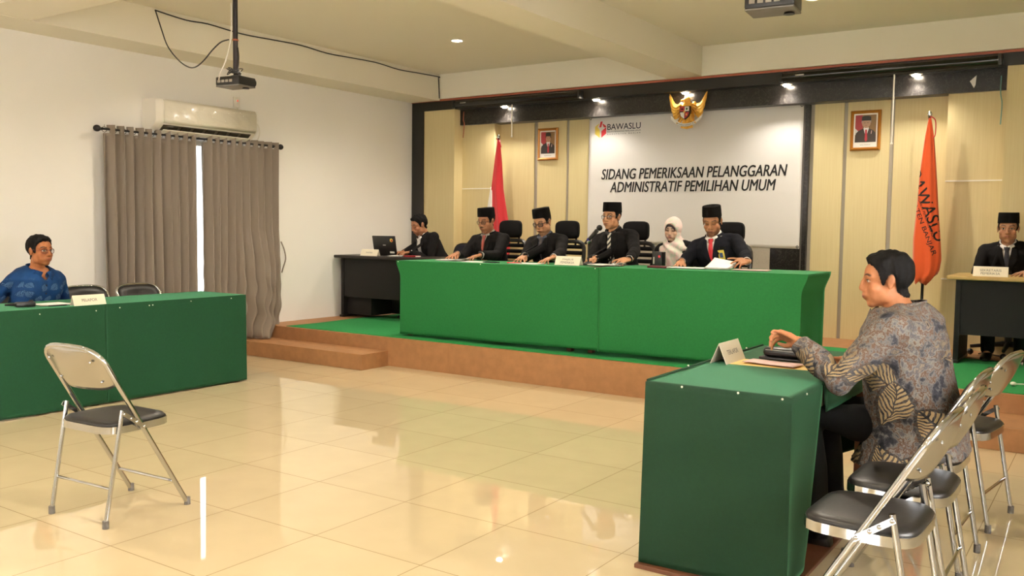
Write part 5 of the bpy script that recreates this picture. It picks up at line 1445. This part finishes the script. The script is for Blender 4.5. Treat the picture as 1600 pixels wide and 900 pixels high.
amp = smoothstep((-.06-hh[:, 2])/.08)*.006+.0015
me.vertices.foreach_set('co', (q+nv*(amp*np.sin(hh[:, 0]*38+hh[:, 2]*-42+2*np.sin(hh[:, 2]*20)))[:, None]).ravel()); me.update()
link('headscarf', me, M_HIJAB, w['t'], ang=180, solid=.004)
MB().grid(20, 3, lambda u, v: Hm @ Vector((.056*math.sin((u-.5)*2.4), .072+.028*math.cos((u-.5)*2.4)-.012*v, .052+.022*v-.05*(2*u-1)**2*1.0))).build('under_scarf', mat('dark_underscarf', '2a1d1c', .8), w['t'], ang=180, solid=.003)
# man in blue on the left
person('man in a blue batik shirt and glasses seated behind the left green table', (-7.17, 3.78, 0), -PI/2, (-7.03, 3.79, 1.132), 12, 0, 0,
       [((-6.93, 3.56, .635), (1, .45, -.1), 30, 0), ((-6.93, 3.98, .635), (1, -.45, -.1), 30, 0)],
       dict(kind='batik', mat=M_BLUEB, name='batik_shirt', glasses=('6e2c26', .002), vee=.41, veew=.05, ease=.024, pad=.056, fold=.008, hs=1.04, shz=.375), skin='a8693f',
       face=dict(eyes='open', lip='93503c'), hairs=(.010, .020, .010), wide=1.0, s=.98, elbows=[(-.35, -.42, -.85), (-.35, .42, -.85)])
# man in brown batik on the right
person('man in brown and grey batik shirt and black trousers seated at the right table', (-.685, 4.05, 0), PI/2, (-.822, 4.035, 1.161), 18, 4, 0,
       [((-1.02, 4.19, .785), (-1, .1, .1), 45, 20), ((-1.20, 3.86, .915), (-.95, .1, .28), 62, -35)],
       dict(kind='batik', mat=M_BATIK, name='batik_shirt', vee=.42, veew=.045, ease=.030, voxel=.007, pad=.070, fold=.010, slump=.02, hs=1.0, neck=.088), skin='b37650',
       face=dict(eyes='open'), hairs=(.010, .022, .006), wide=1.12, s=1.0, seat=.478, elbows=[(.35, .3, -.9), (.2, -.5, -.8)])

# office chairs behind the stage people
for i, (x, y, rz, lab) in enumerate([(-5.50, 7.83, PI, 'behind the man with the moustache'), (-4.80, 7.85, PI, 'behind the bowed man with thick glasses'),
                                     (-4.01, 7.85, PI, 'behind the man at the microphone'), (-3.05, 7.84, PI-.05, 'behind the man with the red tie')]):
    put(off0, i == 0, 'black office chair with headrest and slatted back '+lab, (x, y, ZS), rz, 'black office chairs on the stage')
oc = make_office_chair(False)
put(oc, True, 'black office chair without headrest under the woman in the headscarf', (-3.52, 8.22, ZS-.03), PI, 'low backed office chairs on the stage')
put(make_office_chair(False, .86, True), True, 'dark low office chair under the clerk at the laptop', (-6.62, 8.5, ZS-.0), PI-.22, None)
put(oc, False, 'black office chair under the secretary at the right desk', (-.80, 9.0, ZS), PI, 'low backed office chairs on the stage')
# ------------------------------------------------------------------ lamps
WARM, NEUT, DAY = (1.0, .88, .72), (1.0, .94, .85), (1.0, .97, .93)
M_BULB = mat('lit_bulb', 'fff4e0', .5, emit='fff0d8', estr=75)
M_BEZEL = mat('lamp_bezel', 'e9e4da', .4)
def downlight(label, x, y, z, group, power, spot=False):
    t = thing('downlight', label, 'lamp', (x, y, z), 0, group)
    r = .055 if not spot else .04
    MB().lathe([(r, 0), (r+.018, -.002), (r+.018, -.008), (r, -.012), (r-.004, -.006), (r-.004, 0)], 24, cap=False).build('bezel', M_BEZEL, t)
    (MB().lathe([(.0, -.004), (r-.004, -.004), (r-.004, -.001), (.0, -.001)], 20) if not spot else MB().lathe([(.0, -.028), (.022, -.026), (.036, -.016), (.038, -.001), (.0, -.001)], 20)).build('bulb', M_BULB, t)
    ld = bpy.data.lights.new('downlight_lamp', 'SPOT'); ld.energy = power; ld.color = NEUT if spot else WARM
    ld.spot_size = math.radians(150 if not spot else 130); ld.spot_blend = .8; ld.shadow_soft_size = .05
    lo = bpy.data.objects.new('downlight_lamp', ld); COL.objects.link(lo); lo.location = (x, y, z-.045)
for k, (x, lab) in enumerate(((-6.31, 'leftmost'), (-5.045, 'second from the left'), (-3.962, 'above the golden eagle'), (-2.876, 'above the right end of the banner'), (-1.671, 'rightmost, above the orange flag'))):
    downlight('bright spot lamp under the black header, '+lab, x, 9.13, 2.83, 'spot lamps under the black header', 34, True)
for x, y, lab in ((-5.76, 7.46, 'left half of the ceiling nearest the stage'), (-5.76, 5.4, 'left half of the ceiling before the cross beam'), (-2.2, 7.6, 'right half of the ceiling nearest the stage'), (-2.2, 5.4, 'right half of the ceiling before the cross beam'),
                  (-5.76, 2.2, 'left near bay'), (-2.2, 2.2, 'right near bay'), (-5.76, -.6, 'left rear bay'), (-2.2, -.6, 'right rear bay')):
    downlight('round recessed ceiling lamp, '+lab, x, y, ZC, 'recessed ceiling lamps', 105)
def area(name, loc, rot, sx, sy, e, col):
    ld = bpy.data.lights.new(name, 'AREA'); ld.shape = 'RECTANGLE'; ld.size = sx; ld.size_y = sy; ld.energy = e; ld.color = col
    o = bpy.data.objects.new(name, ld); COL.objects.link(o); o.location = loc; o.rotation_euler = rot
area('window_daylight', (XR+.12, -1.0, 1.6), (0, PI/2, 0), 1.3, 1.7, 560, DAY)
area('window_daylight', (XR+.12, 2.3, 1.6), (0, PI/2, 0), 1.3, 1.7, 290, DAY)
area('window_daylight', (-5.2, YF-.12, 1.6), (PI/2, 0, 0), 1.9, 1.3, 45, DAY)
area('window_daylight', (-2.2, YF-.12, 1.6), (PI/2, 0, 0), 1.9, 1.3, 45, DAY)
wd = bpy.data.worlds.new('sky'); S.world = wd; wd.use_nodes = True
bg = wd.node_tree.nodes['Background']; bg.inputs['Color'].default_value = (.95, .98, 1, 1); bg.inputs['Strength'].default_value = 3.0

# ------------------------------------------------------------------ camera
cam = bpy.data.cameras.new('camera'); co = bpy.data.objects.new('camera', cam); COL.objects.link(co)
cam.sensor_width = 36; cam.lens = 1409.98*36/1600; cam.clip_start = .05; cam.clip_end = 100
yaw, pitch, roll = -0.594259422, -0.0682193405, 0.012450755
cy_, sy_, cp, sp = math.cos(yaw), math.sin(yaw), math.cos(pitch), math.sin(pitch)
F = Vector((sy_*cp, cy_*cp, sp)); R0 = Vector((cy_, -sy_, 0)); U0 = R0.cross(F)
Rv = R0*math.cos(roll)+U0*math.sin(roll); Uv = U0*math.cos(roll)-R0*math.sin(roll)
co.matrix_world = Matrix(((Rv.x, Uv.x, -F.x, 0), (Rv.y, Uv.y, -F.y, 0), (Rv.z, Uv.z, -F.z, 1.37), (0, 0, 0, 1)))
S.camera = co
S.view_settings.view_transform = 'Standard'; S.view_settings.look = 'None'; S.view_settings.gamma = 1.0; S.view_settings.use_curve_mapping = False
S.view_settings.exposure = 0.45
S.cycles.use_denoising = True
S.cycles.max_bounces = 8; S.cycles.diffuse_bounces = 4; S.cycles.transparent_max_bounces = 8
S.cycles.sample_clamp_indirect = 6.0
